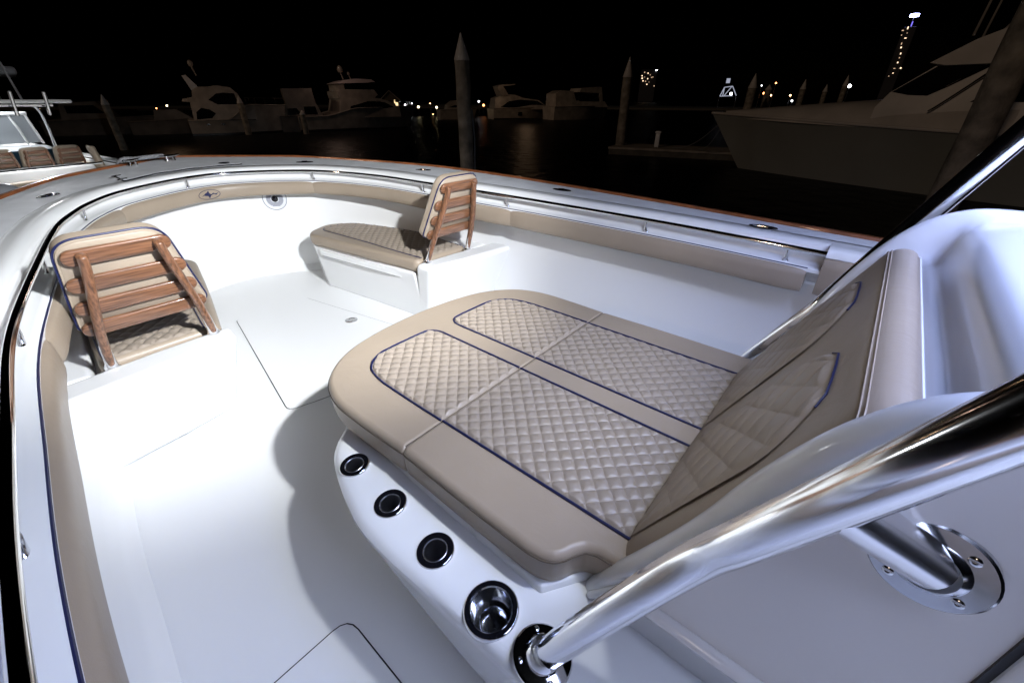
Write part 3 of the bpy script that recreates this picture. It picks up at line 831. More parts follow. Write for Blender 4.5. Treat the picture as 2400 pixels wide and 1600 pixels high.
# ------------------------------------------------------------------ piles and the floating dock
ZW = -.8
def pile(x, y, top, dia, cone, label, rope=False):
    root = thing('mooring_pile', label, 'pile', (x, y, ZW), group='mooring piles round the marina')
    r = dia/2
    bm = NB(); n = 14; rows = []
    for k in range(n+1):
        z = ZW-.4+(top-cone-ZW+.4)*k/n; rr = r*(1.06-.06*k/n)
        rows.append([Vector((x+(rr+.012*math.sin(5*a+k))*math.cos(a), y+(rr+.012*math.sin(3*a+k*1.7))*math.sin(a), z)) for a in [2*PI*j/20 for j in range(20)]])
    V = grid(bm, rows, close_v=True); bm.faces.new(V[-1]); obj('shaft', bm, 'pilewood', root, ang=60)
    bm = NB(); lathe(bm, [(r*1.03, -.03), (r*1.06, .0), (r*.55, cone*.52), (.012, cone), (.0005, cone+.002)], (x, y, top-cone), (0, 0, 1), 24); obj('cone_cap', bm, 'pilecap', root, ang=50)
    if rope:
        bm = NB(); tube(bm, catmull([Vector((x-.05, y-.21, 1.4)), Vector((x-.07, y-.25, .7)), Vector((x-.05, y-.24, .1)), Vector((x-.06, y-.25, -.6))], 5), .018, 8); obj('hanging_line', bm, 'rope', root)
    return root
pile(8.44, -7.03, 2.92, .34, .50, 'tall weathered pile with white cone, nearest one, rising behind the teak rail at centre', True)
pile(11.18, -20.92, 3.38, .45, .80, 'weathered pile with pale cone standing at the end of the low dock')
pile(32.6, -4.4, 1.85, .34, .45, 'dim leaning looking pile at far left, beyond the white lit boat')
pile(39.8, -13.7, 1.90, .42, .5, 'dark pile in front of the leftmost flybridge yacht')
pile(37.0, -17.0, .9, .4, .3, 'short dark pile beside the stern of the pinkish flybridge yacht')
pile(13.8, -55.0, 4.0, .85, 1.3, 'pale cone pile just right of the lit white frame tower')
pile(11.8, -71.7, 3.9, .7, 1.1, 'dim cone pile right of the yellow shore lamp, over the dark yacht deck')
pile(7.3, -71.0, 4.2, .6, 1.1, 'dim cone pile just left of the bright white floodlight')
pile(10.4, -80.4, 3.5, .6, .9, 'faintest cone pile, between two others left of the white floodlight')
pile(13.3, -60.0, 3.1, .7, .5, 'dark pile between the orange lamps and the yellow lamp')
pile(-1.05, -10.9, 5.5, .50, .4, 'broad dark pile at right edge in front of the big dark yacht')

dock = thing('finger_dock', 'low floating dock beside the bow of the big dark yacht', 'dock', (8, -20.5, ZW))
d0, d1 = Vector((11.2, -19.7, 0)), Vector((-2.5, -22.6, 0)); dd = (d1-d0).normalized(); dn = Vector((dd.y, -dd.x, 0))
if dn.y > 0: dn = -dn
bm = NB(); box(bm, (d0+d1)/2+dn*1.2+Vector((0, 0, -.50)), ((d1-d0).length, 2.4, .10), Matrix((dd, dn, Vector((0, 0, 1)))).transposed(), .01, 1); obj('planking', bm, 'dock', dock)
bm = NB(); box(bm, (d0+d1)/2+dn*1.2+Vector((0, 0, -.70)), ((d1-d0).length-.06, 2.3, .28), Matrix((dd, dn, Vector((0, 0, 1)))).transposed()); obj('float', bm, 'dockside', dock)
for k, t in enumerate((2.2, 5.8)):
    p = d0+dd*t+dn*.9
    bm = NB(); box(bm, p+Vector((0, 0, -.14)), (.22, .22, .62), Matrix((dd, dn, Vector((0, 0, 1)))).transposed(), .04, 2); box(bm, p+Vector((0, 0, .22)), (.28, .28, .10), Matrix((dd, dn, Vector((0, 0, 1)))).transposed(), .03, 2)
    lone('dock_pedestal', bm, 'lightgrey', ('pale power pedestal on the low dock, nearer the cone pile', 'pale power pedestal on the low dock, nearer the dark yacht')[k], 'pedestal', 'power pedestals on the dock')

# ------------------------------------------------------------------ yachts
def ypoly(parent, name, pts, hw, m, tap=0., z0=0., proud=None):
    """side profile (x, z) extruded across the boat; proud: thin panel on both sides instead"""
    def yy(z): return max(.05, hw-tap*(z-z0))
    bm = NB()
    if proud is None:
        A = [bm.verts.new((x, yy(z), z)) for x, z in pts]; B = [bm.verts.new((x, -yy(z), z)) for x, z in pts]
        bm.faces.new(A); bm.faces.new(B[::-1])
        for i in range(len(pts)): bm.faces.new((A[i], A[(i+1) % len(pts)], B[(i+1) % len(pts)], B[i]))
        bmesh.ops.recalc_face_normals(bm, faces=bm.faces)
        bmesh.ops.triangulate(bm, faces=[f for f in bm.faces if len(f.verts) > 4])
        return obj(name, bm, m, parent, ang=30)
    out = None
    for s in (1, -1):
        bm = NB()
        A = [bm.verts.new((x, s*(yy(z)+proud), z)) for x, z in pts]; B = [bm.verts.new((x, s*(yy(z)-.02), z)) for x, z in pts]
        bm.faces.new(A); bm.faces.new(B[::-1])
        for i in range(len(pts)): bm.faces.new((A[i], A[(i+1) % len(pts)], B[(i+1) % len(pts)], B[i]))
        out = obj(name, bm, m, parent, ang=30)
    return out
def yhull(parent, L, B, sh, rake=1.2, m='yhull', deck='yhull', draft=-.35, stripe=True, n=26):
    bm = NB(); rows = []; top = []
    for k in range(n+1):
        t = k/n; b = B/2*(1-max(0, (t-.42)/.58)**2.3); bw = B/2*.86*(1-max(0, (t-.30)/.70)**1.9); z = sh(t)
        xs = t*(L+rake*t**4)
        xw = t*L
        b = max(b, .02); bw = max(bw, .01)
        col = []
        for j in range(8):
            f = j/7; zz = z*(1-f)+draft*f
            g = f**.8
            x = xs*(1-f)+xw*f; y = b*(1-g)+bw*g
            col.append((x, y, zz))
        rows.append([Vector(p) for p in col]); top.append((xs, b, z))
    L_ = [[Vector(p) for p in r] for r in rows]; R_ = [[Vector((p.x, -p.y, p.z)) for p in r] for r in rows]
    grid(bm, L_); grid(bm, R_)
    bm.faces.new([bm.verts.new(p) for p in L_[0]]+[bm.verts.new(p) for p in R_[0][::-1]])
    h = obj('hull', bm, m, parent, ang=45)
    bm = NB(); rr = []
    for x, b, z in top: rr.append([Vector((x, b*u, z+.0+.05*(1-u*u))) for u in (-1, -.5, 0, .5, 1)])
    grid(bm, rr); obj('deck', bm, deck, parent)
    bm = NB()
    for s in (1, -1): tube(bm, [Vector((x, s*b, z)) for x, b, z in top], .045, 8)
    obj('rub_rail', bm, deck, parent)
    return h
def yrail(parent, L, B, sh, rake=1.2, t0=.55, h=.5, k=9):
    bm = NB(); P = []
    for i in range(k+1):
        t = t0+(1-t0)*i/k; b = max(.03, B/2*(1-max(0, (t-.42)/.58)**2.3)-.08); x = t*(L+rake*t**4)-.05; P.append((x, b, sh(t)))
    for s in (1, -1):
        tube(bm, [Vector((x, s*b, z+h)) for x, b, z in P], .022, 6)
        for x, b, z in P[::2]: tube(bm, [Vector((x, s*b, z)), Vector((x, s*b, z+h))], .016, 6)
    obj('bow_rail', bm, 'chrome', parent)
def ystripe(parent, L, B, n=26):
    bm = NB(); rows = []
    for i in range(n+1):
        t = i/n; bw = max(.01, B/2*.86*(1-max(0, (t-.30)/.70)**1.9)); rows.append([Vector((t*L, bw+.10, z)) for z in (-.1, .05, .16)])
    grid(bm, rows); grid(bm, [[Vector((p.x, -p.y, p.z)) for p in r] for r in rows]); obj('boot_stripe', bm, 'yblack', parent)
def yacht_root(name, label, cat, x, y, az, **k):
    return thing(name, label, cat, (x, y, ZW), az, local=True, **k)
def dome(parent, x, z, r, mast=.4):
    bm = NB(); lathe(bm, [(.0005, -r*1.1), (r*.7, -r), (r, -.2*r), (r*.9, .6*r), (r*.5, 1.1*r), (.0005, 1.25*r)], (x, 0, z), (0, 0, 1), 16); o = obj('radar_dome', bm, 'yhull', parent)
    bm = NB(); tube(bm, [Vector((x+.15, 0, z-mast-r)), Vector((x, 0, z-r))], .05, 8); obj('mast', bm, 'yhull', o)

yl = yacht_root('flybridge_yacht', 'cream flybridge yacht with two rounded black side windows, leftmost of the far yachts', 'yacht', 42.76, -10.73, R(-107), group='yachts across the marina')
yhull(yl, 7.0, 3.6, lambda t: 1.05+1.0*sst(.35, .62, t)-.15*max(0, t-.65), .8)
ypoly(yl, 'cabin', [(.4, 1.0), (.5, 2.25), (.02, 2.3), (.1, 2.45), (.74, 2.58), (.86, 3.03), (1.27, 3.24), (1.8, 3.24), (2.5, 3.34), (3.36, 3.22), (3.75, 2.8), (3.95, 2.05), (4.6, 2.0), (4.6, 1.0)], 1.65, 'yhull', .16, 1.0)
ypoly(yl, 'radar_arch', [(.86, 2.95), (.52, 3.93), (.78, 3.97), (1.35, 3.2)], 1.2, 'yhull')
ypoly(yl, 'window', [(1.72, 2.4), (2.3, 2.8), (2.8, 2.87), (3.5, 2.82), (3.62, 2.1), (2.2, 2.1)], 1.65, 'ydark', .16, 1.0, .012)
ypoly(yl, 'window', [(.6, 1.1), (.7, 1.6), (1.1, 1.88), (1.6, 1.75), (1.92, 1.5), (1.6, 1.2)], 1.65, 'ydark', .16, 1.0, .012)
dome(yl, 1.3, 4.75, .18, .6)
shl = lambda t: 1.05+1.0*sst(.35, .62, t)-.15*max(0, t-.65)
yrail(yl, 7.0, 3.6, shl, .8, .62); ystripe(yl, 7.0, 3.6)
for q in (1.2, 2.2): ypoly(yl, 'porthole', [(q+.12*math.cos(a), .78+.07*math.sin(a)) for a in [2*PI*k/12 for k in range(12)]], 1.72, 'ydark', 0, 0, .02)
ypoly(yl, 'deck_line', [(.5, 1.02), (.5, 1.06), (4.5, 1.06), (4.5, 1.02)], 1.80, 'ydark', 0, 0, .01)

ym = yacht_root('flybridge_yacht', 'big flybridge yacht with a long black window band and a pinkish lit hardtop', 'yacht', 41.36, -18.24, R(-103), group='yachts across the marina')
yhull(ym, 10.6, 4.2, lambda t: 1.15+.55*sst(.2, .5, t)+.12*t, 1.2)
ypoly(ym, 'cabin', [(3.5, 1.0), (3.9, 2.5), (7.3, 2.55), (8.3, 2.3), (9.3, 1.75), (9.3, 1.0)], 1.85, 'yhull', .15, 1.0)
ypoly(ym, 'window', [(4.33, 1.32), (4.67, 1.9), (6.3, 2.28), (7.9, 2.2), (8.7, 1.8), (6, 1.6)], 1.85, 'ydark', .15, 1.0, .012)
ypoly(ym, 'flybridge', [(3.8, 2.5), (3.75, 3.05), (4.3, 3.2), (7.1, 3.2), (7.4, 2.8), (7.0, 2.5)], 1.5, 'yhull')
ypoly(ym, 'hardtop', [(3.75, 3.62), (4.6, 3.88), (5.6, 4.02), (7.0, 3.98), (7.3, 3.8), (6.4, 3.72), (5.2, 3.68)], 1.5, 'ypink')
ypoly(ym, 'enclosure', [(3.95, 3.0), (3.95, 3.7), (4.5, 3.7), (4.5, 3.2)], 1.35, 'yhull')
ypoly(ym, 'enclosure', [(4.5, 3.15), (4.5, 3.75), (7.0, 3.8), (7.3, 3.2)], 1.3, 'ydark')
dome(ym, 4.8, 4.75, .24, .5); dome(ym, 5.5, 4.45, .12, .3)
yrail(ym, 10.6, 4.2, lambda t: 1.15+.55*sst(.2, .5, t)+.12*t, 1.2, .6); ystripe(ym, 10.6, 4.2)

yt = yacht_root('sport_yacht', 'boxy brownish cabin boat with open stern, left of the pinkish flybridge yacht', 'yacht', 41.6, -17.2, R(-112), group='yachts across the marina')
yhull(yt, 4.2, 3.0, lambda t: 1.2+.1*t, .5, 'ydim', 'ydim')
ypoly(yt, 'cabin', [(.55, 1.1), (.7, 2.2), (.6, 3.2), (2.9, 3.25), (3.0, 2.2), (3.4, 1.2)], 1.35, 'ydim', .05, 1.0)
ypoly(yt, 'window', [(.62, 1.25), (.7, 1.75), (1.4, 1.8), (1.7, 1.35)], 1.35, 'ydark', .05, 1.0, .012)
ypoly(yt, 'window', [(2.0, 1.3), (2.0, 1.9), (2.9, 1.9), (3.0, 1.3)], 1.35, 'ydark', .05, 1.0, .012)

ye = yacht_root('express_cruiser', 'dim express cruiser with swept radar arch, right of the tall central pile', 'yacht', 45.98, -48.82, R(-122), group='yachts across the marina')
yhull(ye, 8.2, 3.6, lambda t: 1.35+.15*t, 1.2)
ypoly(ye, 'cabin', [(.2, 1.2), (.4, 2.6), (1.4, 2.95), (2.2, 3.05), (3.3, 3.0), (4.4, 2.65), (6.8, 2.35), (8.1, 1.5), (8.1, 1.2)], 1.55, 'yhull', .2, 1.0)
ypoly(ye, 'radar_arch', [(1.3, 2.8), (.75, 4.05), (1.4, 4.2), (3.3, 4.28), (3.3, 4.18), (1.55, 4.0), (2.3, 3.0)], 1.3, 'yhull')
ypoly(ye, 'window', [(1.1, 1.5), (2.3, 2.2), (4, 2.42), (6.6, 2.25), (7.6, 1.75), (5.5, 1.75), (3, 1.4)], 1.55, 'ydark', .2, 1.0, .012)
yrail(ye, 8.2, 3.6, lambda t: 1.35+.15*t, 1.2, .6); ystripe(ye, 8.2, 3.6)
ypoly(ye, 'hatch_window', [(3.6, .45), (3.6, .9), (4.2, .9), (4.2, .45)], 1.66, 'ydark', 0, 0, .02)

yr = yacht_root('motor_yacht', 'dim motor yacht with square canopy, left of the pile on the dock end', 'yacht', 38.5, -52.5, R(-118), group='yachts across the marina')
yhull(yr, 9.0, 3.8, lambda t: 1.6+.1*t, .6)
ypoly(yr, 'cabin', [(.3, 1.5), (.3, 3.1), (1.2, 3.5), (3.0, 3.4), (3.4, 2.3), (8.0, 2.2), (8.6, 1.5)], 1.6, 'yhull', .1, 1.0)
ypoly(yr, 'canopy', [(3.9, 3.3), (4.1, 3.75), (7.0, 3.95), (7.3, 3.9), (7.7, 2.0), (7.3, 2.0), (7.0, 3.2)], 1.5, 'yhull')
ypoly(yr, 'window', [(3.9, 2.25), (3.9, 3.1), (6.7, 3.15), (6.9, 2.2)], 1.5, 'ydark', 0, 0, .01)

yc = yacht_root('cabin_cruiser', 'tiny pale cruiser half hidden behind the tall central pile', 'yacht', 51.0, -43.5, R(-120), group='yachts across the marina')
yhull(yc, 5.0, 2.8, lambda t: 1.2+.1*t, .6)
ypoly(yc, 'cabin', [(1.0, 1.1), (1.2, 1.8), (2.0, 2.3), (3.3, 2.35), (4.3, 1.6), (4.3, 1.1)], 1.1, 'yhull', .1, 1.0)
ypoly(yc, 'window', [(1.3, 1.5), (2.1, 1.75), (3.9, 1.7), (4.0, 1.4)], 1.1, 'ydark', .1, 1.0, .012)
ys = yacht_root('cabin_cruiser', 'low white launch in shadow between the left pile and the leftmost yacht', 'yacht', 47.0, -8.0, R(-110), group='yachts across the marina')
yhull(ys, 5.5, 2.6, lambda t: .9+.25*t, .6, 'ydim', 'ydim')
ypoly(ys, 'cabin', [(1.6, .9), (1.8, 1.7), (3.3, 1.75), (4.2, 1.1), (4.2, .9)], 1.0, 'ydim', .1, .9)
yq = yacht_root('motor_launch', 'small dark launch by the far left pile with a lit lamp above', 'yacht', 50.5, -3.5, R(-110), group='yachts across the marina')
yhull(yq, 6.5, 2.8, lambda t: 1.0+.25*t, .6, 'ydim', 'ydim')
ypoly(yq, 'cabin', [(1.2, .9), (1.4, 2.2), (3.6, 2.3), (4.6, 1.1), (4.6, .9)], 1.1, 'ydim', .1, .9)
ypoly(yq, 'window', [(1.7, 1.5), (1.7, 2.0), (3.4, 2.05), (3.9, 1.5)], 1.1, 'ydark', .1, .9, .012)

# the big dark yacht at right; local x: stern 0, stem at waterline 16
yb = yacht_root('motor_yacht', 'big dark yacht at right, its grey hull and bow close across black water', 'yacht', 4.476-16*math.cos(R(-7)), -18.686-16*math.sin(R(-7)), R(-7), group='yachts across the marina')
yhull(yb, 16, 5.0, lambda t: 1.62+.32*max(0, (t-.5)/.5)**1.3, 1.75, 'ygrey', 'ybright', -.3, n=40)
bm = NB(); rows = []
for k in range(25):     # foredeck trunk
    t = k/24; x = 9.2+8.0*t; w = 2.0*(1-t**2.2)+.05; h = 2.62-.50*t-.1*t*t
    rows.append([Vector((x, w*u, 1.6+.2*t+(h-1.6-.2*t)*(1-abs(u)**3.5))) for u in [-1+2*j/14 for j in range(15)]])
grid(bm, rows); obj('foredeck', bm, 'ybright', yb)
ypoly(yb, 'cabin', [(3, 1.5), (3, 3.3), (10.2, 3.3), (11.2, 3.2), (11.98, 2.58), (12.2, 2.2), (12.2, 1.5)], 1.66, 'ybright', .10, 1.5)
ypoly(yb, 'windscreen', [(11.93, 2.60), (11.55, 2.52), (11.12, 2.50), (10.75, 2.72), (10.05, 3.19), (11.16, 3.19)], 1.66, 'ydark', .10, 1.5, .014)
ypoly(yb, 'window', [(5, 2.35), (5.2, 3.0), (9.3, 3.0), (10.2, 2.35)], 1.66, 'ydark', .10, 1.5, .012)
ypoly(yb, 'flybridge_brow', [(3.2, 3.25), (3.2, 4.2), (9.9, 4.05), (10.6, 3.75), (11.35, 3.27), (11.0, 3.20)], 1.60, 'ybright', .05, 3.2)
ypoly(yb, 'flybridge_top', [(4.0, 4.7), (4.0, 4.85), (9.7, 4.85), (10.1, 4.7)], 1.5, 'ybright')
for s in (1, -1):
    bm = NB(); tube(bm, catmull([Vector((10.95, s*1.72, 2.12)), Vector((10.78, s*1.70, 2.28)), Vector((10.4, s*1.66, 2.68)), Vector((9.92, s*1.60, 3.20))], 5), .026, 8); obj('handrail', bm, 'chrome', yb)
    bm = NB(); tube(bm, [Vector((10.82, s*1.60, 2.72)), Vector((10.2, s*1.54, 3.18))], .014, 8); obj('wiper', bm, 'chrome', yb)
    bm = NB(); tube(bm, [Vector((10.75, s*1.2, 3.85)), Vector((10.5, s*1.25, 8.5))], [.03, .012], 8); obj('whip_antenna', bm, 'yhull', yb)
    bm = NB(); tube(bm, [Vector((10.2, s*1.4, 3.9)), Vector((8.6, s*1.4, 6.5))], [.035, .03], 8); obj('tower_leg', bm, 'yhull', yb)
bm = NB()
rows = []
for k in range(30):
    t = k/29; bw = 2.5*.86*(1-max(0, (t-.30)/.70)**1.9)
    rows.append([Vector((16*t, max(.01, bw)+.035, z)) for z in (.02, .14)])
grid(bm, rows); rows = [[Vector((p.x, -p.y, p.z)) for p in r] for r in rows]; grid(bm, rows); obj('boot_stripe', bm, 'yblack', yb)
for k, q in enumerate((0., .25)):
    a = Vector((5.6, -18.75, 1.0-q*.4)); b = d0+dd*(3.0+1.2*k)+dn*.5+Vector((0, 0, -.43))
    bm = NB(); tube(bm, [a.lerp(b, t)-Vector((0, 0, .35*math.sin(PI*t))) for t in [j/14 for j in range(15)]], .014, 6)
    lone('bow_line', bm, 'rope', ('upper mooring line from the dark yacht bow to the low dock', 'lower mooring line from the dark yacht bow to the low dock')[k], 'rope', 'mooring lines of the dark yacht')

# ------------------------------------------------------------------ shore: house, towers, lamps
hs = thing('shore_house', 'small gabled house on the far shore with two lit windows', 'house', (114.7, -81.5, ZW), R(-35), local=True)
bm = NB(); pr_ = [(-2.4, 0), (-2.4, 2.4), (0, 4.4), (2.4, 2.4), (2.4, 0)]
A = [bm.verts.new((-2, y, z)) for y, z in pr_]; B_ = [bm.verts.new((4, y, z)) for y, z in pr_]
bm.faces.new(A); bm.faces.new(B_)
for i in range(5): bm.faces.new((A[i], A[(i+1) % 5], B_[(i+1) % 5], B_[i]))
obj('wall', bm, 'house', hs, smooth=False)
bm = NB()
for s in (1, -1): poly_prism(bm, [Vector((-2.3, 0, 4.75)), Vector((-2.3, s*2.9, 2.35)), Vector((4.3, s*2.9, 2.35)), Vector((4.3, 0, 4.75))], [Vector((-2.3, 0, 4.5)), Vector((-2.3, s*2.9, 2.1)), Vector((4.3, s*2.9, 2.1)), Vector((4.3, 0, 4.5))])
obj('roof', bm, 'yhull', hs, smooth=False)
for y, z, w_, h_ in ((1.0, 1.8, .35, .7), (-1.25, 1.95, .3, .8), (-1.75, 1.35, .7, .8)):
    bm = NB(); box(bm, (-2.02, y, z), (.05, w_, h_)); obj('window', bm, 'e_win', hs, smooth=False)

def tower(name, label, x, y, cy, w_, h_, wins, az, beacon=None):
    t = thing(name, label, 'tower', (x, y, ZW), az, local=True, group='lit towers on the skyline')
    bm = NB(); box(bm, (w_/2+.3, cy, h_/2), (w_, w_, h_), None, .5, 1); obj('wall', bm, 'tower', t, smooth=False)
    for (u, v, a, b, m_) in wins:
        bm = NB(); box(bm, (-.05, u, v), (.4, a, b)); obj('window', bm, m_, t, smooth=False)
    if beacon:
        u, v, a, b, m_ = beacon
        bm = NB(); box(bm, (w_/2, u, (v+h_)/2-1), (.8, .8, v-h_-2)); ms = obj('mast', bm, 'tower', t, smooth=False)
        bm = NB(); lathe(bm, [(.001, -b/2), (a/2, -b/3), (a/2, b/3), (.001, b/2)], (w_/2, u, v), (0, 0, 1), 16); obj('beacon', bm, m_, ms)
        bm = NB(); box(bm, (w_/2-1, u-.6, 91.5), (.6, 1.1, 5.5)); obj('light_strip', bm, mat('violet_strip', (0, 0, 0), .5, emit=(.22, .18, 1), es=1.2), ms, smooth=False)
    return t
rg = random.Random(3)
w1 = [(u, h, a, b, m_) for (u, h), a, b, m_ in zip(((10.5, 26.8), (8.1, 30.2), (4.1, 29.3), (1.4, 27.6), (10.1, 24.3), (8.7, 21.7), (5.8, 21.3), (3.7, 23.8), (-.4, 25.0), (-1.8, 25.4), (3.8, 18.2), (-4.7, 16.5), (1.7, 20.4), (7.4, 25.5), (-5, 32.1)),
  (1.1, 1.0, 1.2, .8, 1.3, 1.0, 1.1, .8, .9, 1.2, 1.1, 1.0, .6, .7, 1.8), (.9, 1.0, .8, .7, 1.1, 1.0, .8, 1.1, .8, .6, .8, .9, .5, .6, .9), ('e_win2', 'e_win3', 'e_win2', 'e_win3', 'e_win2', 'e_win2', 'e_win3', 'e_win2', 'e_win3', 'e_win3', 'e_win2', 'e_win3', 'e_win3', 'e_win3', 'e_white'))]
tower('apartment_tower', 'distant apartment tower with scattered lit windows, right of the dock end pile', 247.5, -547.8, 3, 18, 33, w1, math.atan2(-547.8, 247.5))
w2 = [(u, h, a, b, m_) for (u, h), a, b, m_ in zip(((9.2, 86.8), (13.7, 84.3), (13.1, 79.1), (8.0, 81.1), (7.7, 75.4), (9.6, 69.3), (8.5, 64.9), (6.4, 57.9), (6.0, 53.0), (5.9, 47.5), (.2, 40.8), (7.1, 40.6), (6.6, 35.0), (10.1, 31.5)),
  (1.0, 2.0, .8, .8, 2.2, .8, 1.3, 1.0, 1.0, 1.2, 1.6, 2.2, 1.0, 1.0), (2.8, 1.0, 1.2, .9, .8, 2.4, 1.6, 1.8, 1.2, 1.5, 1.4, .7, 1.0, .8), ('e_win2', 'e_win3', 'e_win3', 'e_win3', 'e_win2', 'e_win3', 'e_win2', 'e_win2', 'e_win3', 'e_win2', 'e_win2', 'e_win3', 'e_win2', 'e_win3'))]
tower('skyscraper', 'tall thin skyscraper at upper right with a bright violet beacon on its mast', 31.7, -884.3, 7, 14, 88, w2, math.atan2(-884.3, 31.7), (7.2, 101, 10, 4.5, 'e_blue'))

ft = thing('boat_lift', 'white lit trapezoid frame with a small lamp box on top, on the far shore', 'tower', (55.7, -195.3, ZW), math.atan2(-196, 55.7), local=True)
bm = NB()
def bar(a, b, r=.16): tube(bm, [Vector((0, *a)), Vector((0, *b))], r, 6)
k_ = .163
def fp(px, py): return (-(px-1712)*k_, (236-py)*k_)
for a, b in (((1691, 214), (1697, 196)), ((1697, 196), (1714, 194)), ((1714, 194), (1726, 213)), ((1691, 214), (1718, 213)), ((1700, 213), (1712, 195)), ((1697, 213), (1697, 197))): bar(fp(*a), fp(*b))
obj('frame', bm, 'e_frame', ft)
bm = NB(); box(bm, (0, *fp(1702, 183)), (1, 1.3, 1.5)); obj('cabin', bm, 'e_frame', ft, smooth=False)  # lamp box at the top of the frame
bm = NB(); box(bm, (0, *fp(1714, 209)), (.8, .8, .8)); obj('glow_box', bm, 'e_white', ft, smooth=False)  # small box glowing with the white lamp material
for px in (1690, 1727):
    bm = NB(); tube(bm, [Vector((0, -(px-1712)*k_, 3.4)), Vector((0, -(px-1712)*k_, -.5))], .2, 6); obj('leg', bm, 'tower', ft)

LAMPS = [(97.1, -21.9, .37, 'e_orange', .10, 'dim orange lamp left of the leftmost yacht'), (95.9, -23.2, .75, 'e_yellow', .13, 'higher of two greenish white lamps left of the leftmost yacht'),
 (94.9, -23.3, -.25, 'e_white', .15, 'lower bright white lamp left of the leftmost yacht'), (107.1, -12.2, 1.2, 'e_yellow', .32, 'large warm lamp above the launch at far left'), (106.4, -11.5, .35, 'e_warm', .14, 'small warm lamp low behind the launch at far left'),
 (65.4, -48.9, .87, 'e_white', .12, 'white lamp just right of the gabled house'), (64.6, -49.7, 1.06, 'e_white', .08, 'small high white lamp, second right of the gabled house'), (63.6, -50.2, .56, 'e_yellow', .17, 'yellowish lamp, third right of the gabled house'),
 (62.3, -51.7, 1.06, 'e_warm', .08, 'faint warm lamp, fourth right of the gabled house'), (61.2, -52.1, .5, 'e_yellow', .16, 'yellowish lamp just left of the tall central pile'), (61.2, -51.2, -.5, 'e_warm', .07, 'tiny low warm lamp left of the tall central pile'), (58.8, -53.3, -.5, 'e_warm', .08, 'tiny low warm lamp beside the tall central pile'),
 (56.1, -57.0, 1.36, 'e_white', .13, 'white lamp just right of the tall central pile'), (55.3, -57.3, .81, 'e_orange', .18, 'bright orange lamp right of the tall central pile'), (54.4, -58.6, 1.43, 'e_white', .13, 'white lamp at the arch of the express cruiser'),
 (20.0, -88.2, 2.54, 'e_orange', .17, 'lower orange lamp left of the yellow shore lamp'), (19.0, -88.9, 2.23, 'e_warm', .13, 'warm lamp low between the two orange lamps'), (19.0, -90.2, 4.02, 'e_orange', .13, 'higher orange lamp left of the yellow shore lamp'), (21.9, -87.6, 3.9, 'e_warm', .08, 'tiny lamp beside the pale cone pile'), (20.7, -88.5, 3.65, 'e_white', .09, 'small white lamp above the lower orange lamp'),
 (15.1, -92.3, 2.42, 'e_yellow', .19, 'yellow shore lamp above the dark yacht foredeck'), (9.4, -97.9, 3.59, 'e_white', .27, 'bright white floodlight above the dark yacht foredeck'), (16.0, -90.8, 1.43, 'e_white', .14, 'flat white lamp low beside the yellow shore lamp'), (16.5, -90.9, 2.23, 'e_warm', .14, 'orange tinted lit window left of the yellow shore lamp'),
 (81.8, -34.5, .2, 'e_blue', .07, 'tiny violet lamp over the bow of the leftmost yacht')]
for x, y, z, m_, r_, lb_ in LAMPS:
    lp = thing('shore_lamp', lb_, 'lamp', (x, y, ZW), group='lamps along the far shore')
    bm = NB(); lathe(bm, [(.001, -r_), (r_*.8, -r_*.6), (r_, 0), (r_*.7, r_*.7), (.001, r_)], (x, y, z), (0, 0, 1), 12); obj('lens', bm, m_, lp)
    bm = NB(); tube(bm, [Vector((x, y, ZW-.3)), Vector((x, y, z-r_*.9))], .04, 6); obj('post', bm, 'tower', lp)
# far quay behind everything
bm = NB(); pts = [(140, 30), (150, -30), (128, -95), (85, -120), (40, -125), (0, -125), (-60, -130), (-60, -160), (200, -160), (220, 40)]
poly_prism(bm, [Vector((x, y, -.35)) for x, y in pts], [Vector((x, y, -1.5)) for x, y in pts]); q = obj('quay', bm, 'dockside', smooth=False); struct(q)

# ------------------------------------------------------------------ the lit boat ahead at left
AZ2 = R(14.6)
b2 = thing('center_console_boat', 'brightly lit white fishing boat at upper left with teak backed helm seats', 'boat', (11.55, .50, -.38), AZ2, local=True)
bm = NB(); rows = []; inner = []
def b2w(x): return 1.45*(1-max(0, (x-1.2)/4.6)**2.4) if x < 5.8 else .0
xs = [-3.3+9.1*k/40 for k in range(41)]
def b2s(x): return .88+.05*max(0, x)
sec = lambda x: [(b2w(x)+.02, b2s(x)-.06), (b2w(x)+.02, b2s(x)), (b2w(x), b2s(x)+.015)]
for x in xs:
    w_ = max(.02, b2w(x)); rows.append([Vector((x, w_*.86, -.5)), Vector((x, w_*.97, .3)), Vector((x, w_, b2s(x)-.03)), Vector((x, w_, b2s(x))), Vector((x, max(0, w_-.24), b2s(x)+.012)), Vector((x, max(0, w_-.28), b2s(x)-.04)), Vector((x, max(0, w_-.24), b2s(x)-.12)), Vector((x, max(0, w_-.2), 0))])
grid(bm, rows); grid(bm, [[Vector((p.x, -p.y, p.z)) for p in r] for r in rows])
bm.faces.new([bm.verts.new(p) for p in ((-3.3, 1.45, .9), (-3.3, -1.45, .9), (-3.3, -1.25, -.5), (-3.3, 1.25, -.5))])
obj('hull', bm, 'gel', b2, ang=40)
bm = NB(); bm.faces.new([bm.verts.new((x, max(0, b2w(x)-.2), .0)) for x in xs]+[bm.verts.new((x, -max(0, b2w(x)-.2), .0)) for x in xs[::-1]]); obj('cockpit_floor', bm, 'floor', b2, smooth=False)
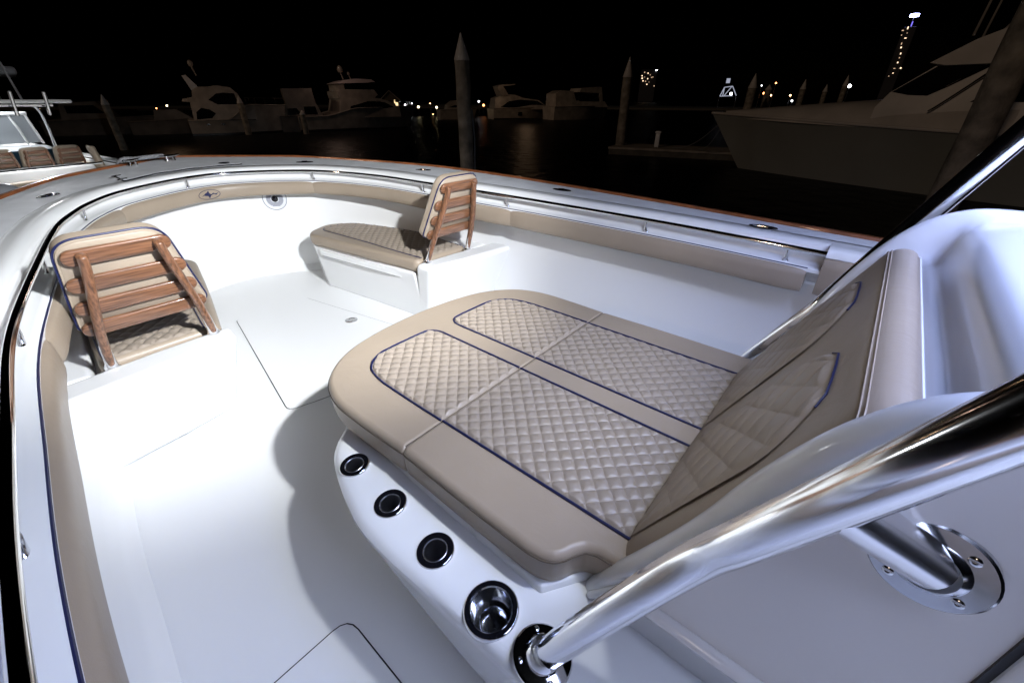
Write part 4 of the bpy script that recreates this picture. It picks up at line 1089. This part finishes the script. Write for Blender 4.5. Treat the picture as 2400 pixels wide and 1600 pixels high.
for s in (1, -1):
    bm = NB(); tube(bm, [Vector((x, s*max(0, b2w(x)-.275), b2s(x)-.14)) for x in xs[4:-3]], .05, 8); obj('coaming_pad', bm, 'vinyl', b2)
    bm = NB(); tube(bm, [Vector((x, s*max(0, b2w(x)-.27), b2s(x)-.0)) for x in xs[8:-4]], .012, 6); obj('grab_rail', bm, 'gloss_black', b2)
# rear facing lounge under the helm seats
bm = NB(); poly_prism(bm, [Vector(p) for p in ((-.55, 1.15, .97), (-.55, -.58, .97), (-.05, -.62, .97), (-.05, 1.15, .97))], [Vector(p) for p in ((-.72, 1.15, .0), (-.72, -.66, .0), (-.05, -.70, .0), (-.05, 1.15, .0))], .04, 3); cb = obj('helm_seat_base', bm, 'gel', b2, ang=35)
bm = NB(); cushion(bm, round_poly([Vector(p) for p in ((-1.1, .05, 0), (.44, .05, 0), (.44, .30, 0), (-1.1, .30, 0))], .08, 5), 0, .08, .03, .0, tf=lambda p: Vector((-.60-.22*(.75-p.y-.35)-p.z, -p.x, .52+p.y))); obj('seat_panel', bm, 'vinyl', cb, ang=70)
bm = NB(); cushion(bm, round_poly([Vector(p) for p in ((-1.15, -.55, 0), (.50, -.55, 0), (.50, .0, 0), (-1.15, .0, 0))], .08, 5), .22, .36, .04, .0, tf=lambda p: Vector((-.70+p.y, -p.x, p.z))); obj('rear_seat', bm, 'quilt', cb, ang=70)
bm = NB(); tube(bm, [Vector((-.5, 1.1, .97)), Vector((-.5, -.72, .97))], .022, 8); obj('seat_rail', bm, 'chrome', cb)
def helm_seat(y):
    st = []
    bm = NB(); P = round_poly([Vector(p) for p in ((-.215, 0, 0), (.215, 0, 0), (.175, .30, 0), (-.175, .30, 0))], [.03, .03, .07, .07], 5)
    tf = lambda p: Vector((-.12-.22*p.y+p.z, y+p.x, .975+p.y))
    cushion(bm, P, 0, .10, .03, 0, tf=tf); bs = obj('helm_backrest', bm, 'vinyl', b2, ang=70)
    for k in range(3):
        bm = NB(); h_ = .05+.085*k; w_ = .185-.012*k; c = tf(Vector((0, h_, -.022))); box(bm, c, (.018, 2*w_, .055), Matrix.Rotation(R(-12), 3, 'Y'), .006, 1); obj('slat', bm, 'teak', bs)
    for s in (1, -1):
        bm = NB(); tube(bm, [tf(Vector((s*.17, -.04, -.045))), tf(Vector((s*.135, .265, -.045)))], .018, 8); obj('post', bm, 'teak', bs)
for y in (.46, 0, -.45): helm_seat(y)
bm = NB(); poly_prism(bm, [Vector(p) for p in ((-.32, -.80, 1.24), (-.32, -.72, 1.24), (-.14, -.72, 1.25), (-.14, -.80, 1.25))], [Vector(p) for p in ((-.42, -.86, .45), (-.42, -.77, .45), (-.26, -.77, .45), (-.26, -.86, .45))], .03, 3); obj('side_bolster', bm, 'vinyl', b2)
# console with dark fascia, screen and hardtop
bm = NB(); poly_prism(bm, [Vector(p) for p in ((.95, .78, 1.22), (.95, -.72, 1.22), (2.6, -.62, 1.25), (2.6, .68, 1.25))], [Vector(p) for p in ((.8, .78, 0), (.8, -.76, 0), (2.9, -.66, 0), (2.9, .72, 0))], .12, 4); c2_ = obj('console', bm, 'gel', b2, ang=40)
bm = NB(); box(bm, (.87, .02, .98), (.05, 1.36, .36), Matrix.Rotation(R(7), 3, 'Y'), .02, 2); obj('dash_fascia', bm, 'bluedark', c2_)
bm = NB(); lathe(bm, [(.09, 0), (.09, .02), (.06, .03), (.001, .03)], (1.1, .30, 1.22), (0, 0, 1), 18); obj('compass', bm, 'gloss_black', c2_)
bm = NB()
for s in (1, -1): tube(bm, [Vector((1.25, s*.66-.0, 1.24)), Vector((1.05, s*.52, 1.76))], .022, 8)
tube(bm, [Vector((1.05, .55, 1.76)), Vector((1.05, -.55, 1.76))], .028, 8); obj('screen_frame', bm, 'gel', b2)
bm = NB(); bm.faces.new([bm.verts.new(p) for p in ((1.26, .64, 1.26), (1.26, -.64, 1.26), (1.07, -.52, 1.74), (1.07, .52, 1.74))]); 
gl = mat('screen_glass', (.34, .36, .38), .12); obj('windscreen', bm, gl, b2, smooth=False)
for s in (1, -1):
    bm = NB(); tube(bm, catmull([Vector((1.5, s*.82, .6)), Vector((1.2, s*.80, 1.2)), Vector((.85, s*.70, 1.75)), Vector((.80, s*.62, 1.90))], 4), .028, 10); obj('support_pipe', bm, 'chrome', b2)
    bm = NB(); tube(bm, [Vector((1.3, s*.45, 1.24)), Vector((1.1, s*.36, 1.5)), Vector((1.08, s*.30, 1.74))], .022, 8); obj('inner_strut', bm, 'gel', b2)
bm = NB(); poly_prism(bm, [Vector((x, y, 1.985)) for x, y in ((-.3, 1.0), (-.35, 0), (-.3, -.78), (2.6, -.85), (2.6, 1.0))], [Vector((x, y, 1.93)) for x, y in ((-.3, 1.0), (-.35, 0), (-.3, -.78), (2.6, -.85), (2.6, 1.0))], .025, 3); h2 = obj('hardtop', bm, 'gel', b2, ang=35)
bm = NB(); tube(bm, [Vector((-.25, .9, 1.90)), Vector((-.25, -.50, 1.90))], .022, 8); obj('rocket_rail', bm, 'chrome', h2)
for y in (.36, 0.02, -.40):
    bm = NB(); tube(bm, [Vector((-.28, y, 1.76)), Vector((-.42, y, 2.10))], .027, 12); obj('rod_holder', bm, 'chrome', h2)
bm = NB(); tube(bm, [Vector((.2, -.30, 1.98)), Vector((-.1, -.12, 3.0)), Vector((-.9, .55, 6.5))], [.018, .014, .008], 8); obj('outrigger_pole', bm, 'rope', h2)
bm = NB(); tube(bm, [Vector((1.4, -.42, 1.98)), Vector((1.1, -.25, 3.8)), Vector((.6, .1, 6.8))], [.022, .02, .012], 8); obj('outrigger_pole', bm, 'rope', h2)
for y in (-.9, .9):
    pass
for y in (1.09, 1.52):
    bm = NB(); rows = []
    for k in range(13):
        t = k/12; x = -3.75+.62*t; e = max(.03, math.sin(PI*min(.97, .06+.9*t)))**.5
        rows.append([Vector((x, y+.19*e*math.copysign(abs(math.cos(a))**.8, math.cos(a)), .72+(.42 if math.sin(a) > 0 else .25)*e*math.copysign(abs(math.sin(a))**.8, math.sin(a)))) for a in [2*PI*j/22 for j in range(22)]])
    V = grid(bm, rows, close_v=True); bm.faces.new(V[0]); bm.faces.new(V[-1]); cw = obj('outboard_cowl', bm, 'engine', b2, ang=60)
    bm = NB(); box(bm, (-3.5, y, .0), (.22, .2, 1.1), None, .05, 2); obj('outboard_leg', bm, 'engine', cw, ang=40)
# canopy of another boat just in view at the left edge
cn = thing('boat_canopy', 'pale soft canopy on a mast at the far left edge, above the lit boat', 'canopy', (16.4, .9, ZW))
bm = NB(); poly_prism(bm, [Vector((x, y, 2.26)) for x, y in ((16, 2.5), (16, -.22), (18, -.35), (18, 2.5))], [Vector((x, y, 2.09)) for x, y in ((16, 2.5), (16, -.22), (18, -.35), (18, 2.5))], .06, 3); obj('roof', bm, 'rope', cn, ang=40)
for x in (16.3, 17.7):
    bm = NB(); tube(bm, [Vector((x, 1.6, -1.0)), Vector((x, 1.6, 2.1))], .04, 8); obj('post', bm, 'tower', cn)


# ------------------------------------------------------------------ water, sky and light
bm = NB()
rad = [2, 6, 12, 25, 50, 100, 250, 700, 2500]
lathe(bm, [(.001, 0)]+[(r, 0) for r in rad], (5, -5, -.8), (0, 0, 1), 48)
w = obj('water', bm, mat('night_water', (.0008, .0015, .004), .36, spec=.05, bump=(1.6, .9, .12)), smooth=False); struct(w)

W = bpy.data.worlds.new('World'); sc.world = W; W.use_nodes = True
nt = W.node_tree; bg = nt.nodes['Background']
sky = nt.nodes.new('ShaderNodeTexSky'); sky.sky_type = 'NISHITA'; sky.sun_disc = False
sky.sun_elevation = R(-9.5); sky.sun_rotation = R(200); sky.altitude = 0
nt.links.new(sky.outputs['Color'], bg.inputs['Color']); bg.inputs['Strength'].default_value = .05

def light(name, kind, loc, energy, col=(1, 1, 1), target=None, **k):
    d = bpy.data.lights.new(name, kind); d.energy = energy; d.color = col
    for a, b in k.items(): setattr(d, a, b)
    o = bpy.data.objects.new(name, d); COL.objects.link(o); o.location = loc
    if target is not None: o.rotation_euler = (Vector(target)-Vector(loc)).to_track_quat('-Z', 'Y').to_euler()
    return o
light('sun', 'SUN', (0, 0, 10), .12, (1, .74, .54), target=(-1.1, -9, 6.0), angle=R(2))  # weak warm night fill, stands in for the marina's scattered lights
LP = Vector((-.22, .25, 2.30))
light('spreader_flood', 'SPOT', LP, 150, (.86, .92, 1), target=(2.6, .1, .75), spot_size=R(124), spot_blend=1, shadow_soft_size=.05)
light('spreader_beam', 'SPOT', LP, 800, (.95, .98, 1), target=(4.7, 0, .62), spot_size=R(80), spot_blend=1, shadow_soft_size=.05)
light('blue_led', 'AREA', (-.6, .05, 2.30), 17, (.32, .44, 1), target=(-.6, .05, 0), size=.4)
light('hardtop_fill_light', 'AREA', (-1.5, 0, 2.31), 82, (.57, .66, 1), target=(-1.5, 0, 0), shape='RECTANGLE', size=2.0, size_y=2.3)  # added broad fill under the hardtop, lifts the shadows
light('yacht_fill_light', 'POINT', (37.5, -8.0, 3.2), 34, (1, .62, .36), shadow_soft_size=.2)  # added unseen point lights, give the far yachts a warm gradient
light('yacht_fill_light', 'POINT', (37.0, -19.5, 4.6), 44, (1, .66, .50), shadow_soft_size=.2)
light('yacht_fill_light', 'POINT', (38.0, -47.0, 4.2), 40, (1, .62, .36), shadow_soft_size=.2)
M2_ = Matrix.Translation((11.55, .50, -.38)) @ Matrix.Rotation(AZ2, 4, 'Z')
light('far_boat_lamp', 'SPOT', M2_ @ Vector((-.5, .2, 2.05)), 160, (.95, .97, 1), target=M2_ @ Vector((-2.6, .2, 0)), spot_size=R(150), spot_blend=1, shadow_soft_size=.06)
light('far_boat_bow_lamp', 'SPOT', M2_ @ Vector((1.2, -.35, 1.90)), 110, (.95, .97, 1), target=M2_ @ Vector((1.6, -1.5, .5)), spot_size=R(150), spot_blend=1, shadow_soft_size=.06)
light('far_boat_cabin_led', 'AREA', M2_ @ Vector((.9, 0, 1.90)), 9, (.85, .92, 1), target=M2_ @ Vector((.9, 0, 0)), size=.5)
# ------------------------------------------------------------------ camera
cd = bpy.data.cameras.new('camera'); cam = bpy.data.objects.new('camera', cd); COL.objects.link(cam)
cam.location = (0, 1.207, 1.6); cam.rotation_euler = (R(60), 0, R(-140))
cd.sensor_width = 36; cd.sensor_fit = 'HORIZONTAL'; cd.lens = 980/2400*36; cd.clip_start = .02; cd.clip_end = 6000
sc.camera = cam
sc.view_settings.view_transform = 'Standard'; sc.view_settings.look = 'None'; sc.view_settings.exposure = .3; sc.view_settings.gamma = 1
